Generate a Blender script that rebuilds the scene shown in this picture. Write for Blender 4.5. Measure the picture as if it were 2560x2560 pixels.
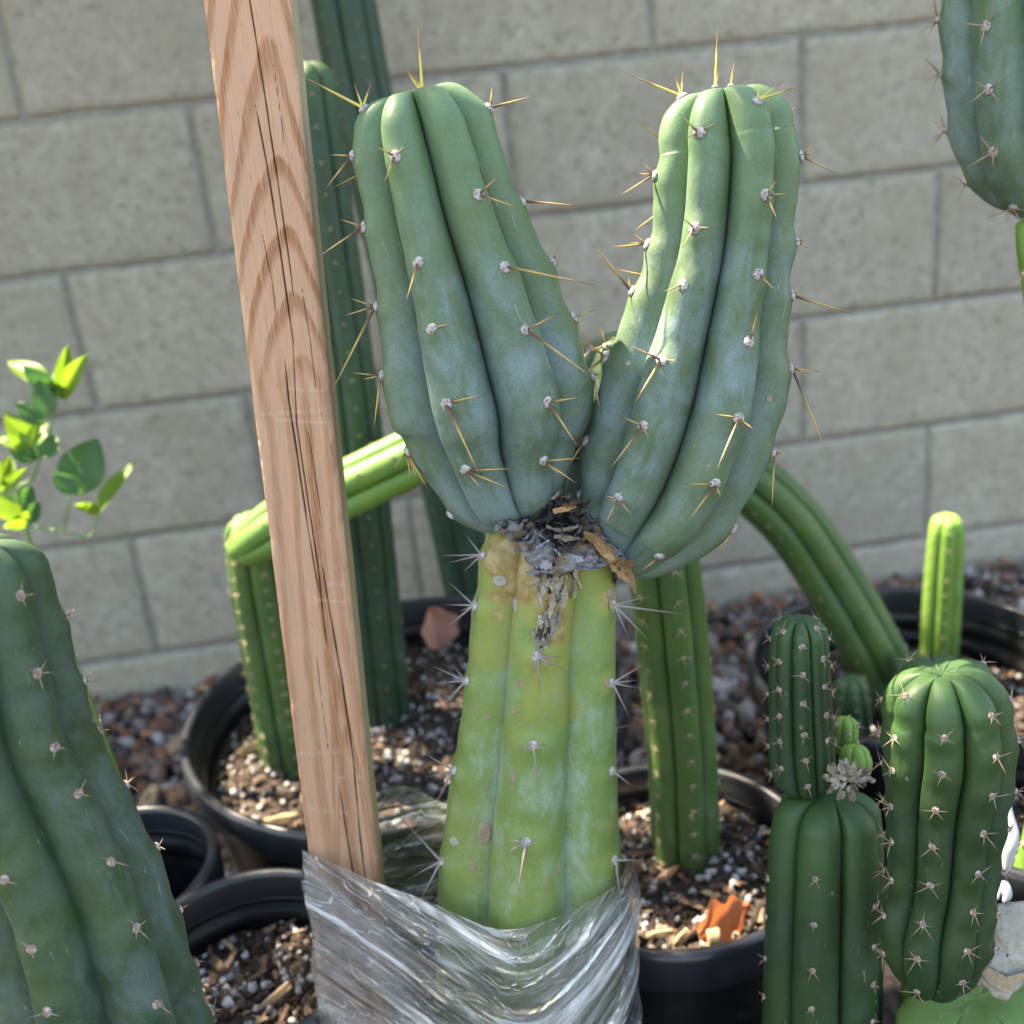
import bpy, bmesh, math, random
import numpy as np
from mathutils import Vector, Matrix, Quaternion
from mathutils.bvhtree import BVHTree

random.seed(7); rng = np.random.default_rng(7)
for o in list(bpy.data.objects): bpy.data.objects.remove(o, do_unlink=True)
SC = bpy.context.scene
COL = SC.collection

# ------------------------------------------------------------------ camera, sky, sun, exposure
CW = np.array([0.4327, -1.4461, 0.7662])                      # camera position (ground z = 0, wall face y = 0)
AX = np.array([[0.98659302, -0.12503785, -0.10487968],         # right
               [-0.14180092, -0.33865255, -0.93016501],        # down
               [0.08078806, 0.93256634, -0.35184272]])         # forward
F = 2560.0                                                     # focal length in photo pixels (2560 px wide)
cam = bpy.data.cameras.new('camera'); camo = bpy.data.objects.new('camera', cam); COL.objects.link(camo)
cam.sensor_fit = 'HORIZONTAL'; cam.sensor_width = 36; cam.lens = 36 * F / 2560
cam.clip_start = .02; cam.clip_end = 500
m = Matrix.Identity(4)
for i in range(3):
    m[i][0] = AX[0][i]; m[i][1] = -AX[1][i]; m[i][2] = -AX[2][i]; m[i][3] = CW[i]
camo.matrix_world = m
cam.dof.use_dof = True; cam.dof.focus_distance = .478
cam.dof.aperture_fstop = (cam.lens / 1000) / .0050
SC.camera = camo

SUN_EL, SUN_DAZ = math.radians(58), math.radians(55)
TS = np.array([-math.cos(SUN_EL) * math.sin(SUN_DAZ), math.cos(SUN_EL) * math.cos(SUN_DAZ), math.sin(SUN_EL)])  # towards the sun
W = bpy.data.worlds.new('World'); SC.world = W; W.use_nodes = True
wn = W.node_tree.nodes; wl = W.node_tree.links
sky = wn.new('ShaderNodeTexSky'); sky.sky_type = 'NISHITA'; sky.sun_disc = False
sky.sun_elevation = SUN_EL; sky.sun_rotation = math.atan2(TS[0], TS[1]); sky.air_density = 1.0; sky.dust_density = 1.5
wl.new(sky.outputs[0], wn['Background'].inputs[0]); wn['Background'].inputs[1].default_value = .13
sl = bpy.data.lights.new('sun', 'SUN'); sl.energy = 5.0; sl.angle = math.radians(.53); sl.color = (1, .95, .87)
so = bpy.data.objects.new('sun', sl); COL.objects.link(so)
so.rotation_euler = Vector(-TS).to_track_quat('-Z', 'Y').to_euler(); so.location = (0, 0, 5)

SC.view_settings.view_transform = 'Standard'; SC.view_settings.look = 'None'
SC.view_settings.gamma = 1; SC.view_settings.use_curve_mapping = False
SC.view_settings.exposure = 2.52
try:
    SC.view_settings.use_white_balance = True
    SC.view_settings.white_balance_temperature = 7900
    SC.view_settings.white_balance_tint = 8
except Exception: pass
SC.render.engine = 'CYCLES'
SC.cycles.use_denoising = True
SC.cycles.max_bounces = 6; SC.cycles.transparent_max_bounces = 16; SC.cycles.diffuse_bounces = 3; SC.cycles.glossy_bounces = 3
SC.cycles.use_adaptive_sampling = True; SC.cycles.adaptive_threshold = .02
SC.cycles.caustics_reflective = False; SC.cycles.caustics_refractive = False
SC.cycles.sample_clamp_indirect = 6

# ------------------------------------------------------------------ maths helpers
def ray(x, y): return AX.T @ np.array([(x - 1280) / F, (y - 1280) / F, 1.0])
def at(x, y, d): return CW + ray(x, y) * d
def zpl(x, y, z):
    r = ray(x, y); return CW + r * ((z - CW[2]) / r[2])
def ypl(x, y, Y):
    r = ray(x, y); return CW + r * ((Y - CW[1]) / r[1])
def proj(P):
    c = (np.asarray(P, float) - CW) @ AX.T
    return np.stack([1280 + F * c[..., 0] / c[..., 2], 1280 + F * c[..., 1] / c[..., 2], c[..., 2]], -1)
def nrm(v):
    v = np.asarray(v, float); return v / (np.linalg.norm(v, axis=-1, keepdims=True) + 1e-12)
def _h(i, j, k, s):
    n = (i * 374761393 + j * 668265263 + k * 2147483647 + s * 1274126177) & 0xffffffff
    n = ((n ^ (n >> 13)) * 1274126177) & 0xffffffff
    n = ((n ^ (n >> 16)) * 2246822519) & 0xffffffff
    return ((n ^ (n >> 15)) & 0xffff) / 65535.0
def vnoise(p, seed=0):
    p = np.asarray(p, float); q = np.floor(p).astype(np.int64); f = p - q; f = f * f * (3 - 2 * f)
    r = 0
    for a in (0, 1):
        for b in (0, 1):
            for c in (0, 1):
                w = (f[..., 0] if a else 1 - f[..., 0]) * (f[..., 1] if b else 1 - f[..., 1]) * (f[..., 2] if c else 1 - f[..., 2])
                r = r + w * _h(q[..., 0] + a, q[..., 1] + b, q[..., 2] + c, seed)
    return r
def fbm(p, seed=0, o=4):
    r = 0; a = .5; p = np.asarray(p, float)
    for i in range(o): r = r + a * vnoise(p * 2 ** i, seed + i * 17); a *= .5
    return r
def sstep(a, b, x):
    t = np.clip((x - a) / (b - a), 0, 1); return t * t * (3 - 2 * t)

# ------------------------------------------------------------------ scene helpers
def mesh_np(name, V, Fq, attrs=None, smooth=True):
    V = np.ascontiguousarray(V, np.float32).reshape(-1, 3); Fq = np.ascontiguousarray(Fq, np.int32)
    me = bpy.data.meshes.new(name); nf, k = Fq.shape
    me.vertices.add(len(V)); me.vertices.foreach_set('co', V.ravel())
    me.loops.add(nf * k); me.loops.foreach_set('vertex_index', Fq.ravel())
    me.polygons.add(nf); me.polygons.foreach_set('loop_start', np.arange(nf, dtype=np.int32) * k)
    me.polygons.foreach_set('use_smooth', np.full(nf, smooth, bool))
    me.update(calc_edges=True); me.validate()
    for n, a in (attrs or {}).items():
        a = np.asarray(a, np.float32)
        if a.ndim == 1:
            at_ = me.attributes.new(n, 'FLOAT', 'POINT'); at_.data.foreach_set('value', a)
        elif a.shape[1] == 3:
            at_ = me.attributes.new(n, 'FLOAT_VECTOR', 'POINT'); at_.data.foreach_set('vector', a.ravel())
        else:
            at_ = me.attributes.new(n, 'FLOAT_COLOR', 'POINT'); at_.data.foreach_set('color', a.ravel())
    return me
def mesh_bm(name, bm, smooth=True):
    me = bpy.data.meshes.new(name); bm.to_mesh(me); bm.free()
    for p in me.polygons: p.use_smooth = smooth
    return me
def obj(name, me, mat=None, parent=None, loc=None, rot=None, scale=None):
    o = bpy.data.objects.new(name, me); COL.objects.link(o)
    if mat is not None and me is not None and not me.materials: me.materials.append(mat)
    if parent is not None: o.parent = parent
    if loc is not None: o.location = Vector(loc)
    if rot is not None:
        o.rotation_mode = 'QUATERNION'; o.rotation_quaternion = rot
    if scale is not None: o.scale = scale
    return o
def tag(o, label=None, cat=None, group=None, kind=None):
    if label: o['label'] = label
    if cat: o['category'] = cat
    if group: o['group'] = group
    if kind: o['kind'] = kind
    return o
def thing(name, loc, label, cat, group=None):
    o = bpy.data.objects.new(name, None); COL.objects.link(o); o.location = Vector(loc); o.empty_display_size = .02
    return tag(o, label, cat, group)
def rootpos(o): return np.array(o.location)
def grid_faces(M, K, closed=True):
    i = np.arange(M - 1)[:, None]; j = np.arange(K if closed else K - 1)[None, :]; j2 = (j + 1) % K
    return np.stack([i * K + j, i * K + j2, (i + 1) * K + j2, (i + 1) * K + j], -1).reshape(-1, 4)

# ------------------------------------------------------------------ materials
class NT:
    def __init__(s, name):
        s.m = bpy.data.materials.new(name); s.m.use_nodes = True; s.t = s.m.node_tree; s.n = s.t.nodes
        s.b = s.n['Principled BSDF']; s.out = s.n['Material Output']
    def new(s, typ, **kw):
        n = s.n.new(typ)
        for k, v in kw.items():
            if hasattr(n, k) and not k.startswith('i_'): setattr(n, k, v)
        return n
    def L(s, a, b): s.t.links.new(a, b)
    def put(s, sock, v):
        if hasattr(v, 'is_linked') or hasattr(v, 'links'): s.L(v, sock)
        elif isinstance(v, (tuple, list)) and len(v) == 3 and sock.type == 'RGBA': sock.default_value = (*v, 1)
        else: sock.default_value = v
    def attr(s, name, out='Fac'): n = s.new('ShaderNodeAttribute'); n.attribute_name = name; return n.outputs[out]
    def obco(s): return s.new('ShaderNodeTexCoord').outputs['Object']
    def gen(s): return s.new('ShaderNodeTexCoord').outputs['Generated']
    def mapv(s, v, scale=(1, 1, 1), loc=(0, 0, 0)):
        n = s.new('ShaderNodeMapping'); s.L(v, n.inputs[0]); n.inputs['Scale'].default_value = scale; n.inputs['Location'].default_value = loc; return n.outputs[0]
    def noise(s, v, scale, detail=3, rough=.55, dist=0):
        n = s.new('ShaderNodeTexNoise')
        if v is not None: s.L(v, n.inputs['Vector'])
        n.inputs['Scale'].default_value = scale; n.inputs['Detail'].default_value = detail; n.inputs['Roughness'].default_value = rough; n.inputs['Distortion'].default_value = dist
        return n.outputs['Fac']
    def vor(s, v, scale, out='Distance', feat='F1'):
        n = s.new('ShaderNodeTexVoronoi'); n.feature = feat
        if v is not None: s.L(v, n.inputs['Vector'])
        n.inputs['Scale'].default_value = scale; return n.outputs[out]
    def ramp(s, f, a, b, lo=0., hi=1.):
        n = s.new('ShaderNodeMapRange'); n.interpolation_type = 'SMOOTHSTEP'; s.put(n.inputs['Value'], f)
        n.inputs['From Min'].default_value = a; n.inputs['From Max'].default_value = b; n.inputs['To Min'].default_value = lo; n.inputs['To Max'].default_value = hi; return n.outputs[0]
    def cramp(s, f, stops):
        n = s.new('ShaderNodeValToRGB'); s.put(n.inputs[0], f); e = n.color_ramp.elements
        while len(e) < len(stops): e.new(.5)
        for q, (p, c) in zip(e, stops): q.position = p; q.color = (*c, 1)
        return n.outputs[0]
    def mix(s, f, a, b, mode='MIX'):
        n = s.new('ShaderNodeMix'); n.data_type = 'RGBA'; n.blend_type = mode
        s.put(n.inputs[0], f); s.put(n.inputs[6], a); s.put(n.inputs[7], b); return n.outputs[2]
    def math(s, op, a, b=0.):
        n = s.new('ShaderNodeMath'); n.operation = op; s.put(n.inputs[0], a); s.put(n.inputs[1], b); return n.outputs[0]
    def bump(s, h, strength=.3, dist=.001):
        n = s.new('ShaderNodeBump'); s.L(h, n.inputs['Height']); n.inputs['Strength'].default_value = strength; n.inputs['Distance'].default_value = dist
        s.L(n.outputs[0], s.b.inputs['Normal']); return n.outputs[0]
    def col(s, c): s.put(s.b.inputs['Base Color'], c)
    def rough(s, v): s.put(s.b.inputs['Roughness'], v)

def mat_wall():
    t = NT('concrete_block'); oi = t.new('ShaderNodeObjectInfo')
    v = t.obco(); va = t.new('ShaderNodeVectorMath'); va.operation = 'ADD'; t.L(v, va.inputs[0])
    sc = t.new('ShaderNodeVectorMath'); sc.operation = 'SCALE'; t.L(oi.outputs['Location'], sc.inputs[0]); sc.inputs['Scale'].default_value = 7.3
    t.L(sc.outputs[0], va.inputs[1]); v = va.outputs[0]
    a = t.noise(v, 11, 5, .65); b = t.noise(v, 58, 6, .68); c = t.noise(v, 420, 2, .6)
    col = t.cramp(b, [(.28, (.20, .18, .145)), (.44, (.355, .322, .275)), (.58, (.415, .38, .33)), (.76, (.53, .495, .44))])
    col = t.mix(t.ramp(a, .38, .64, 0, .7), col, (.33, .29, .235))
    col = t.mix(t.ramp(c, .35, .7, 0, .3), col, (.45, .42, .385))
    pit = t.ramp(t.noise(v, 95, 4, .7), .60, .72)
    col = t.mix(t.math('MULTIPLY', pit, .42), col, (.14, .127, .11))
    tint = t.math('MULTIPLY', t.math('SUBTRACT', oi.outputs['Random'], .5), .5)
    col = t.mix(1.0, col, t.mix(t.math('ADD', .5, tint), (.86, .84, .80), (1.12, 1.07, .99)), 'MULTIPLY')
    t.col(col); t.rough(.95); t.b.inputs['Specular IOR Level'].default_value = .2
    h = t.math('SUBTRACT', t.math('ADD', t.math('MULTIPLY', b, .8), t.math('MULTIPLY', c, .35)), pit)
    t.bump(h, .8, .002); return t.m
def mat_mortar():
    t = NT('mortar'); v = t.obco(); b = t.noise(v, 60, 4, .6)
    t.col(t.cramp(b, [(.3, (.21, .19, .168)), (.7, (.32, .292, .255))])); t.rough(.95); t.bump(t.noise(v, 240, 4), .5, .001); return t.m
def mat_black(name='black_plastic', r=.34):
    t = NT(name); v = t.obco(); n = t.noise(v, 26, 4); dust = t.ramp(t.noise(v, 60, 5, .7), .5, .75)
    t.col(t.mix(t.math('MULTIPLY', dust, .10), (.006, .0065, .008), (.10, .095, .09)))
    t.rough(t.ramp(n, .3, .7, r - .06, r + .14)); t.b.inputs['Specular IOR Level'].default_value = .55
    t.bump(t.noise(v, 350, 3), .06, .0006); return t.m
def mat_attrcol(name, rough=.9, bump=0, scale=300, mul=.35, spec=.3):
    t = NT(name); v = t.obco(); c = t.attr('col', 'Color'); n = t.noise(v, scale, 3)
    t.col(t.mix(mul, c, t.mix(n, (.35, .35, .35), (1.5, 1.5, 1.5)), 'MULTIPLY') if mul else c)
    t.rough(rough); t.b.inputs['Specular IOR Level'].default_value = spec
    if bump: t.bump(n, bump, .0008)
    return t.m
def mat_soil():
    t = NT('potting_mix'); v = t.obco(); n = t.noise(v, 140, 5, .7); k = t.vor(v, 210)
    c = t.cramp(n, [(.3, (.012, .009, .007)), (.5, (.045, .032, .024)), (.7, (.10, .07, .05))])
    t.col(c); t.rough(.95); t.bump(t.math('ADD', n, k), .8, .003); return t.m
def mat_ground():
    t = NT('gravel_bed'); v = t.obco(); k = t.vor(v, 75, 'Color'); n = t.noise(v, 30, 5)
    c = t.mix(t.ramp(n, .3, .7), (.035, .027, .021), (.085, .07, .058)); c = t.mix(.35, c, k, 'MULTIPLY')
    t.col(c); t.rough(.95); t.bump(t.vor(v, 75), .9, .01); return t.m

def mat_cactus(name, green, bloom, young, amount=(.38, .62), yellow=None, rough=.56, tan=False, sss=.0, lowb=.0):
    t = NT(name); o = t.obco(); uv = t.attr('uvv', 'Vector')
    streak = t.noise(t.mapv(uv, (62, 26, 1)), 1, 5, .62, 1.1)
    n1 = t.noise(o, 42, 4, .6); n2 = t.noise(o, 15, 3, .5); fine = t.noise(o, 1150, 2, .6); mid = t.noise(o, 260, 3, .6)
    crest = t.attr('crest'); areo = t.attr('areo'); tip = t.attr('tip')
    f = t.math('ADD', t.math('MULTIPLY', streak, .55), t.math('MULTIPLY', n1, .45))
    f = t.math('SUBTRACT', f, t.math('MULTIPLY', areo, .10)); f = t.math('ADD', f, t.math('MULTIPLY', t.math('SUBTRACT', t.attr('low'), .45), lowb))
    f = t.math('ADD', f, t.math('MULTIPLY', t.math('SUBTRACT', fine, .5), .22))
    f = t.math('ADD', f, t.math('MULTIPLY', t.math('SUBTRACT', mid, .5), .14))
    if tan: f = t.math('ADD', f, t.math('MULTIPLY', t.math('SUBTRACT', .62, crest), .16))
    c = t.mix(t.ramp(f, *amount), green, bloom)
    if yellow:
        c = t.mix(t.math('MULTIPLY', t.ramp(t.math('ADD', n2, t.math('MULTIPLY', crest, .06)), .48, .72), .55), c, yellow)
    c = t.mix(t.math('MULTIPLY', tip, .75), c, young)
    # darker skin in the seams, small dark specks and pale scratches
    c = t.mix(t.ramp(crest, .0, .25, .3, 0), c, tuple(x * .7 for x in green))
    sp = t.ramp(t.vor(o, 210), .0, .10, 1, 0); spm = t.ramp(t.noise(o, 60, 2), .55, .62)
    c = t.mix(t.math('MULTIPLY', t.math('MULTIPLY', sp, spm), .5), c, tuple(x * .45 for x in green))
    fl = t.math('MULTIPLY', t.ramp(t.vor(t.mapv(o, (1, 1, .7), (.3, .1, .2)), 85), .045, .10, 1, 0), t.ramp(t.noise(o, 24, 3, .6), .52, .60))
    c = t.mix(t.math('MULTIPLY', fl, .55), c, (.27, .225, .14))
    scr = t.ramp(t.noise(t.mapv(uv, (300, 40, 1)), 1, 2, .5, 2.2), .70, .75)
    c = t.mix(t.math('MULTIPLY', scr, .30), c, (.5, .56, .45))
    gv = t.noise(o, 620, 3, .7); c = t.mix(1.0, c, t.mix(gv, (.72, .74, .70), (1.28, 1.26, 1.30)), 'MULTIPLY')
    if tan:
        ca = t.attr('callus'); e = t.math('ADD', ca, t.math('MULTIPLY', t.math('SUBTRACT', t.noise(o, 130, 4, .6), .5), .55))
        tc = t.cramp(t.noise(o, 170, 4, .65), [(.3, (.19, .115, .04)), (.5, (.33, .225, .085)), (.72, (.47, .37, .21))])
        c = t.mix(t.math('MULTIPLY', t.ramp(e, .12, .36), .55), c, (.30, .29, .055))
        c = t.mix(t.math('MULTIPLY', t.ramp(e, .42, .60), .9), c, tc)
    t.col(c); t.rough(t.ramp(f, .3, .7, rough - .1, rough + .1)); t.b.inputs['Specular IOR Level'].default_value = .45
    t.b.inputs['Subsurface Weight'].default_value = sss; t.b.inputs['Subsurface Radius'].default_value = (.6, 1, .3); t.b.inputs['Subsurface Scale'].default_value = .004
    h = t.math('ADD', t.math('MULTIPLY', fine, .25), t.math('ADD', t.math('MULTIPLY', mid, .5), t.math('MULTIPLY', streak, .9)))
    t.bump(h, .30, .0011); return t.m
def mat_spine(name, stops):
    t = NT(name); z = t.new('ShaderNodeSeparateXYZ'); t.L(t.obco(), z.inputs[0]); oi = t.new('ShaderNodeObjectInfo')
    f = t.math('ADD', z.outputs[2], t.math('MULTIPLY', t.math('SUBTRACT', oi.outputs['Random'], .5), .2))
    c = t.cramp(f, stops); n = t.noise(t.mapv(t.obco(), (900, 900, 14)), 1, 2)
    t.col(t.mix(.5, c, t.mix(n, (.5, .5, .5), (1.5, 1.5, 1.5)), 'MULTIPLY')); t.rough(.5); return t.m
def mat_wool(name='areole_wool', a=(.52, .47, .44), b=(.20, .14, .12)):
    t = NT(name); v = t.obco(); n = t.noise(v, 700, 3, .7); t.col(t.cramp(n, [(.33, b), (.52, a), (.75, (.82, .8, .78))])); t.rough(1); t.b.inputs['Specular IOR Level'].default_value = .1
    t.bump(t.noise(v, 1500, 3, .8), 1, .0008); return t.m
def mat_flat(name, c, rough=.7, var=.25, scale=200, bump=.2, transl=0):
    t = NT(name); v = t.obco(); n = t.noise(v, scale, 4, .6)
    t.col(t.mix(n, tuple(x * (1 - var) for x in c), tuple(min(1, x * (1 + var)) for x in c))); t.rough(rough)
    if bump: t.bump(n, bump, .0007)
    if transl:
        tr = t.new('ShaderNodeBsdfTranslucent'); tr.inputs[0].default_value = (*[min(1, x * 1.7) for x in c], 1); mx = t.new('ShaderNodeMixShader'); mx.inputs[0].default_value = transl
        t.L(t.b.outputs[0], mx.inputs[1]); t.L(tr.outputs[0], mx.inputs[2]); t.L(mx.outputs[0], t.out.inputs[0])
    return t.m
def mat_stake():
    t = NT('weathered_stake_wood'); o = t.attr('suv', 'Vector'); g = t.attr('grain'); ck = t.attr('crack')
    fib = t.noise(t.mapv(o, (1500, 40, 40)), 1, 4, .65); fib2 = t.noise(t.mapv(o, (420, 14, 14)), 1, 3, .6); blot = t.noise(t.mapv(o, (30, 12, 12)), 1, 3)
    c = t.mix(g, (.61, .335, .205), (.35, .135, .05))
    c = t.mix(t.ramp(fib, .35, .7, 0, .55), c, (.69, .445, .31)); c = t.mix(t.ramp(fib2, .55, .74, 0, .30), c, (.30, .17, .10))
    c = t.mix(t.ramp(blot, .4, .7, 0, .35), c, (.48, .29, .19))
    tick = t.ramp(t.noise(t.mapv(o, (1300, 70, 70), (3, 9, 0)), 1, 2, .5), .69, .73)
    c = t.mix(t.math('MULTIPLY', tick, .55), c, (.10, .055, .04))
    c = t.mix(ck, c, (.018, .010, .008))
    c = t.mix(t.attr('scuff'), c, (.70, .55, .46))
    side = t.attr('side'); c = t.mix(t.math('MULTIPLY', side, .8), c, t.mix(t.noise(t.mapv(o, (500, 60, 60)), 1, 4), (.26, .21, .12), (.50, .43, .27)))
    t.col(c); t.rough(.85); t.b.inputs['Specular IOR Level'].default_value = .2
    t.bump(t.math('SUBTRACT', t.math('ADD', fib, fib2), t.math('MULTIPLY', tick, 1.2)), .45, .0006); return t.m
def mat_film():
    t = NT('stretch_film'); w = t.attr('w'); uv = t.attr('uvv', 'Vector')
    st = t.noise(t.mapv(uv, (8, 75, 1)), 1, 2, .5, .8); st2 = t.noise(t.mapv(uv, (5, 230, 1)), 1, 2, .5, .5); bl = t.noise(t.mapv(uv, (14, 30, 1)), 1, 2, .5, 1.0)
    wv = t.new('ShaderNodeVectorMath'); wv.operation = 'ADD'; nz = t.new('ShaderNodeTexNoise'); nz.inputs['Scale'].default_value = 1.0; mp = t.mapv(uv, (40, 60, 1)); t.L(mp, nz.inputs['Vector']); t.L(t.mapv(uv, (26, 80, 1)), wv.inputs[0]); t.L(nz.outputs['Color'], wv.inputs[1])
    cre = t.ramp(t.vor(wv.outputs[0], 1.0, 'Distance', 'DISTANCE_TO_EDGE'), .0, .035, 1, 0)
    white = t.math('ADD', t.ramp(w, .60, .95, 0, .45), t.math('ADD', t.ramp(st, .54, .64, 0, .55), t.ramp(st2, .63, .69, 0, .5)))
    white = t.math('ADD', t.math('MULTIPLY', white, t.ramp(bl, .40, .58, .2, 1.2)), t.math('MULTIPLY', cre, t.ramp(bl, .38, .6, .05, .35)))
    fac = t.math('MINIMUM', t.math('ADD', t.ramp(bl, .40, .65, .07, .26), white), .92)
    glint = t.math('ADD', t.math('MULTIPLY', t.ramp(st2, .58, .66), .35), t.math('MULTIPLY', t.ramp(w, .35, .7), .22))
    tr = t.new('ShaderNodeBsdfTransparent'); tr.inputs[0].default_value = (.97, .97, .975, 1)
    t.b.inputs['Base Color'].default_value = (.95, .95, .96, 1); t.b.inputs['Roughness'].default_value = .18
    tl = t.new('ShaderNodeBsdfTranslucent'); tl.inputs[0].default_value = (.85, .86, .88, 1)
    m0 = t.new('ShaderNodeMixShader'); m0.inputs[0].default_value = .15; t.L(t.b.outputs[0], m0.inputs[1]); t.L(tl.outputs[0], m0.inputs[2])
    m1 = t.new('ShaderNodeMixShader'); t.L(fac, m1.inputs[0]); t.L(tr.outputs[0], m1.inputs[1]); t.L(m0.outputs[0], m1.inputs[2])
    bn = t.new('ShaderNodeBump'); bn.inputs['Strength'].default_value = .8; bn.inputs['Distance'].default_value = .0014
    t.L(t.math('ADD', t.math('MULTIPLY', st, 2.2), t.math('ADD', t.math('MULTIPLY', cre, .35), t.math('MULTIPLY', t.noise(t.mapv(uv, (60, 90, 1)), 1, 2, .5, 1.2), 1.2))), bn.inputs['Height'])
    t.L(bn.outputs[0], t.b.inputs['Normal'])
    gl = t.new('ShaderNodeBsdfGlossy'); gl.inputs['Roughness'].default_value = .09; t.L(bn.outputs[0], gl.inputs['Normal'])
    fr = t.new('ShaderNodeFresnel'); fr.inputs[0].default_value = 1.5; t.L(bn.outputs[0], fr.inputs['Normal'])
    m2 = t.new('ShaderNodeMixShader'); t.L(t.math('MINIMUM', t.math('ADD', t.math('MULTIPLY', fr.outputs[0], 1.4), glint), .8), m2.inputs[0]); t.L(m1.outputs[0], m2.inputs[1]); t.L(gl.outputs[0], m2.inputs[2])
    t.L(m2.outputs[0], t.out.inputs[0]); return t.m

M = {}
M['block'] = mat_wall(); M['mortar'] = mat_mortar(); M['black'] = mat_black(); M['rim'] = mat_flat('sheen_lightened_rim_plastic', (.02, .021, .025), .28, .5, 60, .15)  # rim base colour lightened to stand in for sky reflected on the lip
M['soil'] = mat_soil(); M['ground'] = mat_ground(); M['stone'] = mat_attrcol('pebbles', .85, .4, 300)
M['chips'] = mat_attrcol('bark_chips', .9, .6, 260, .5); M['perlite'] = mat_attrcol('perlite_grains', .95, .5, 500, .2)
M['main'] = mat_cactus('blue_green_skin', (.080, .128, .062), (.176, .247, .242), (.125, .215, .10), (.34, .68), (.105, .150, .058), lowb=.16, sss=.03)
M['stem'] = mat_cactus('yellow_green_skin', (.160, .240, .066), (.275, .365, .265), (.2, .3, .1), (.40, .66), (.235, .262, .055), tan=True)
M['front'] = mat_cactus('shade_darkened_blue_green_skin', (.029, .060, .026), (.072, .106, .093), (.04, .08, .032), (.36, .60), (.046, .088, .02))  # skin colour lowered to hold the shade around the leaning column
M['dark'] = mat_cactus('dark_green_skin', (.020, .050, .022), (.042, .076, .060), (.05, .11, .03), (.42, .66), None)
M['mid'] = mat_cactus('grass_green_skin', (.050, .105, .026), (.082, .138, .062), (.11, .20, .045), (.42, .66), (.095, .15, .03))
M['deep'] = mat_cactus('shade_darkened_green_skin', (.014, .040, .012), (.026, .056, .028), (.038, .092, .024), (.42, .66), (.026, .058, .011))  # deep shade at the bottom right is put into this darker green
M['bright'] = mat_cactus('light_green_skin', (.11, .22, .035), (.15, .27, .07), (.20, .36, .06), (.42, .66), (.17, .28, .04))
M['spine'] = mat_spine('young_spine', [(0, (.10, .045, .03)), (.12, (.13, .06, .03)), (.38, (.50, .33, .10)), (.7, (.46, .27, .09)), (.88, (.15, .075, .05)), (1, (.05, .03, .03))])
M['spine_y'] = mat_spine('yellow_spine', [(0, (.62, .52, .12)), (.45, (.60, .45, .10)), (.6, (.28, .13, .04)), (.8, (.30, .17, .06)), (1, (.08, .05, .04))])
M['spine_o'] = mat_spine('old_grey_spine', [(0, (.32, .28, .27)), (.3, (.27, .22, .21)), (.75, (.17, .12, .11)), (1, (.05, .035, .035))])
M['spine_p'] = mat_spine('pale_spine', [(0, (.28, .18, .13)), (.5, (.38, .28, .19)), (1, (.15, .08, .05))])
M['wool'] = mat_wool(); M['wool_b'] = mat_wool('brown_wool', (.42, .31, .25), (.16, .1, .08))
M['cork'] = mat_flat('corky_scar', (.31, .235, .155), .9, .5, 450, .9); M['callus'] = mat_flat('white_callus', (.36, .325, .275), .85, .45, 330, .9)
M['husk'] = mat_attrcol('dry_husk', .9, .5, 500, .45); M['wound'] = mat_flat('dark_rot', (.022, .016, .014), .95, .9, 260, 1.0)
M['stake'] = mat_stake(); M['film'] = mat_film(); M['tag'] = mat_flat('white_tag_plastic', (.5, .5, .51), .3, .03, 20, 0)
M['leaf'] = mat_flat('citrus_leaf', (.055, .15, .03), .42, .2, 60, .1, .35); M['leaf_y'] = mat_flat('young_leaf', (.16, .27, .02), .45, .15, 60, .1, .5)
M['leafstem'] = mat_flat('green_twig', (.14, .23, .05), .6); M['dryleaf'] = mat_flat('orange_dry_leaf', (.55, .17, .06), .7, .3, 150, .4, .25)
M['pinkleaf'] = mat_flat('pink_dry_leaf', (.50, .24, .17), .75, .25, 120, .4, .2); M['chipwood'] = mat_flat('pale_wood', (.36, .25, .14), .8, .3, 200, .5)
M['trunk'] = mat_flat('tree_bark', (.12, .09, .06), .95, .4, 60, 1); M['crown'] = mat_flat('tree_leaf', (.05, .11, .025), .5, .3, 30, 0, .3)

# ------------------------------------------------------------------ the setting: ground, block wall
me = mesh_np('ground', [(-30, -30, -.02), (30, -30, -.02), (30, 30, -.02), (-30, 30, -.02)], [[0, 1, 2, 3]])
tag(obj('ground', me, M['ground']), kind='structure')

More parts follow.
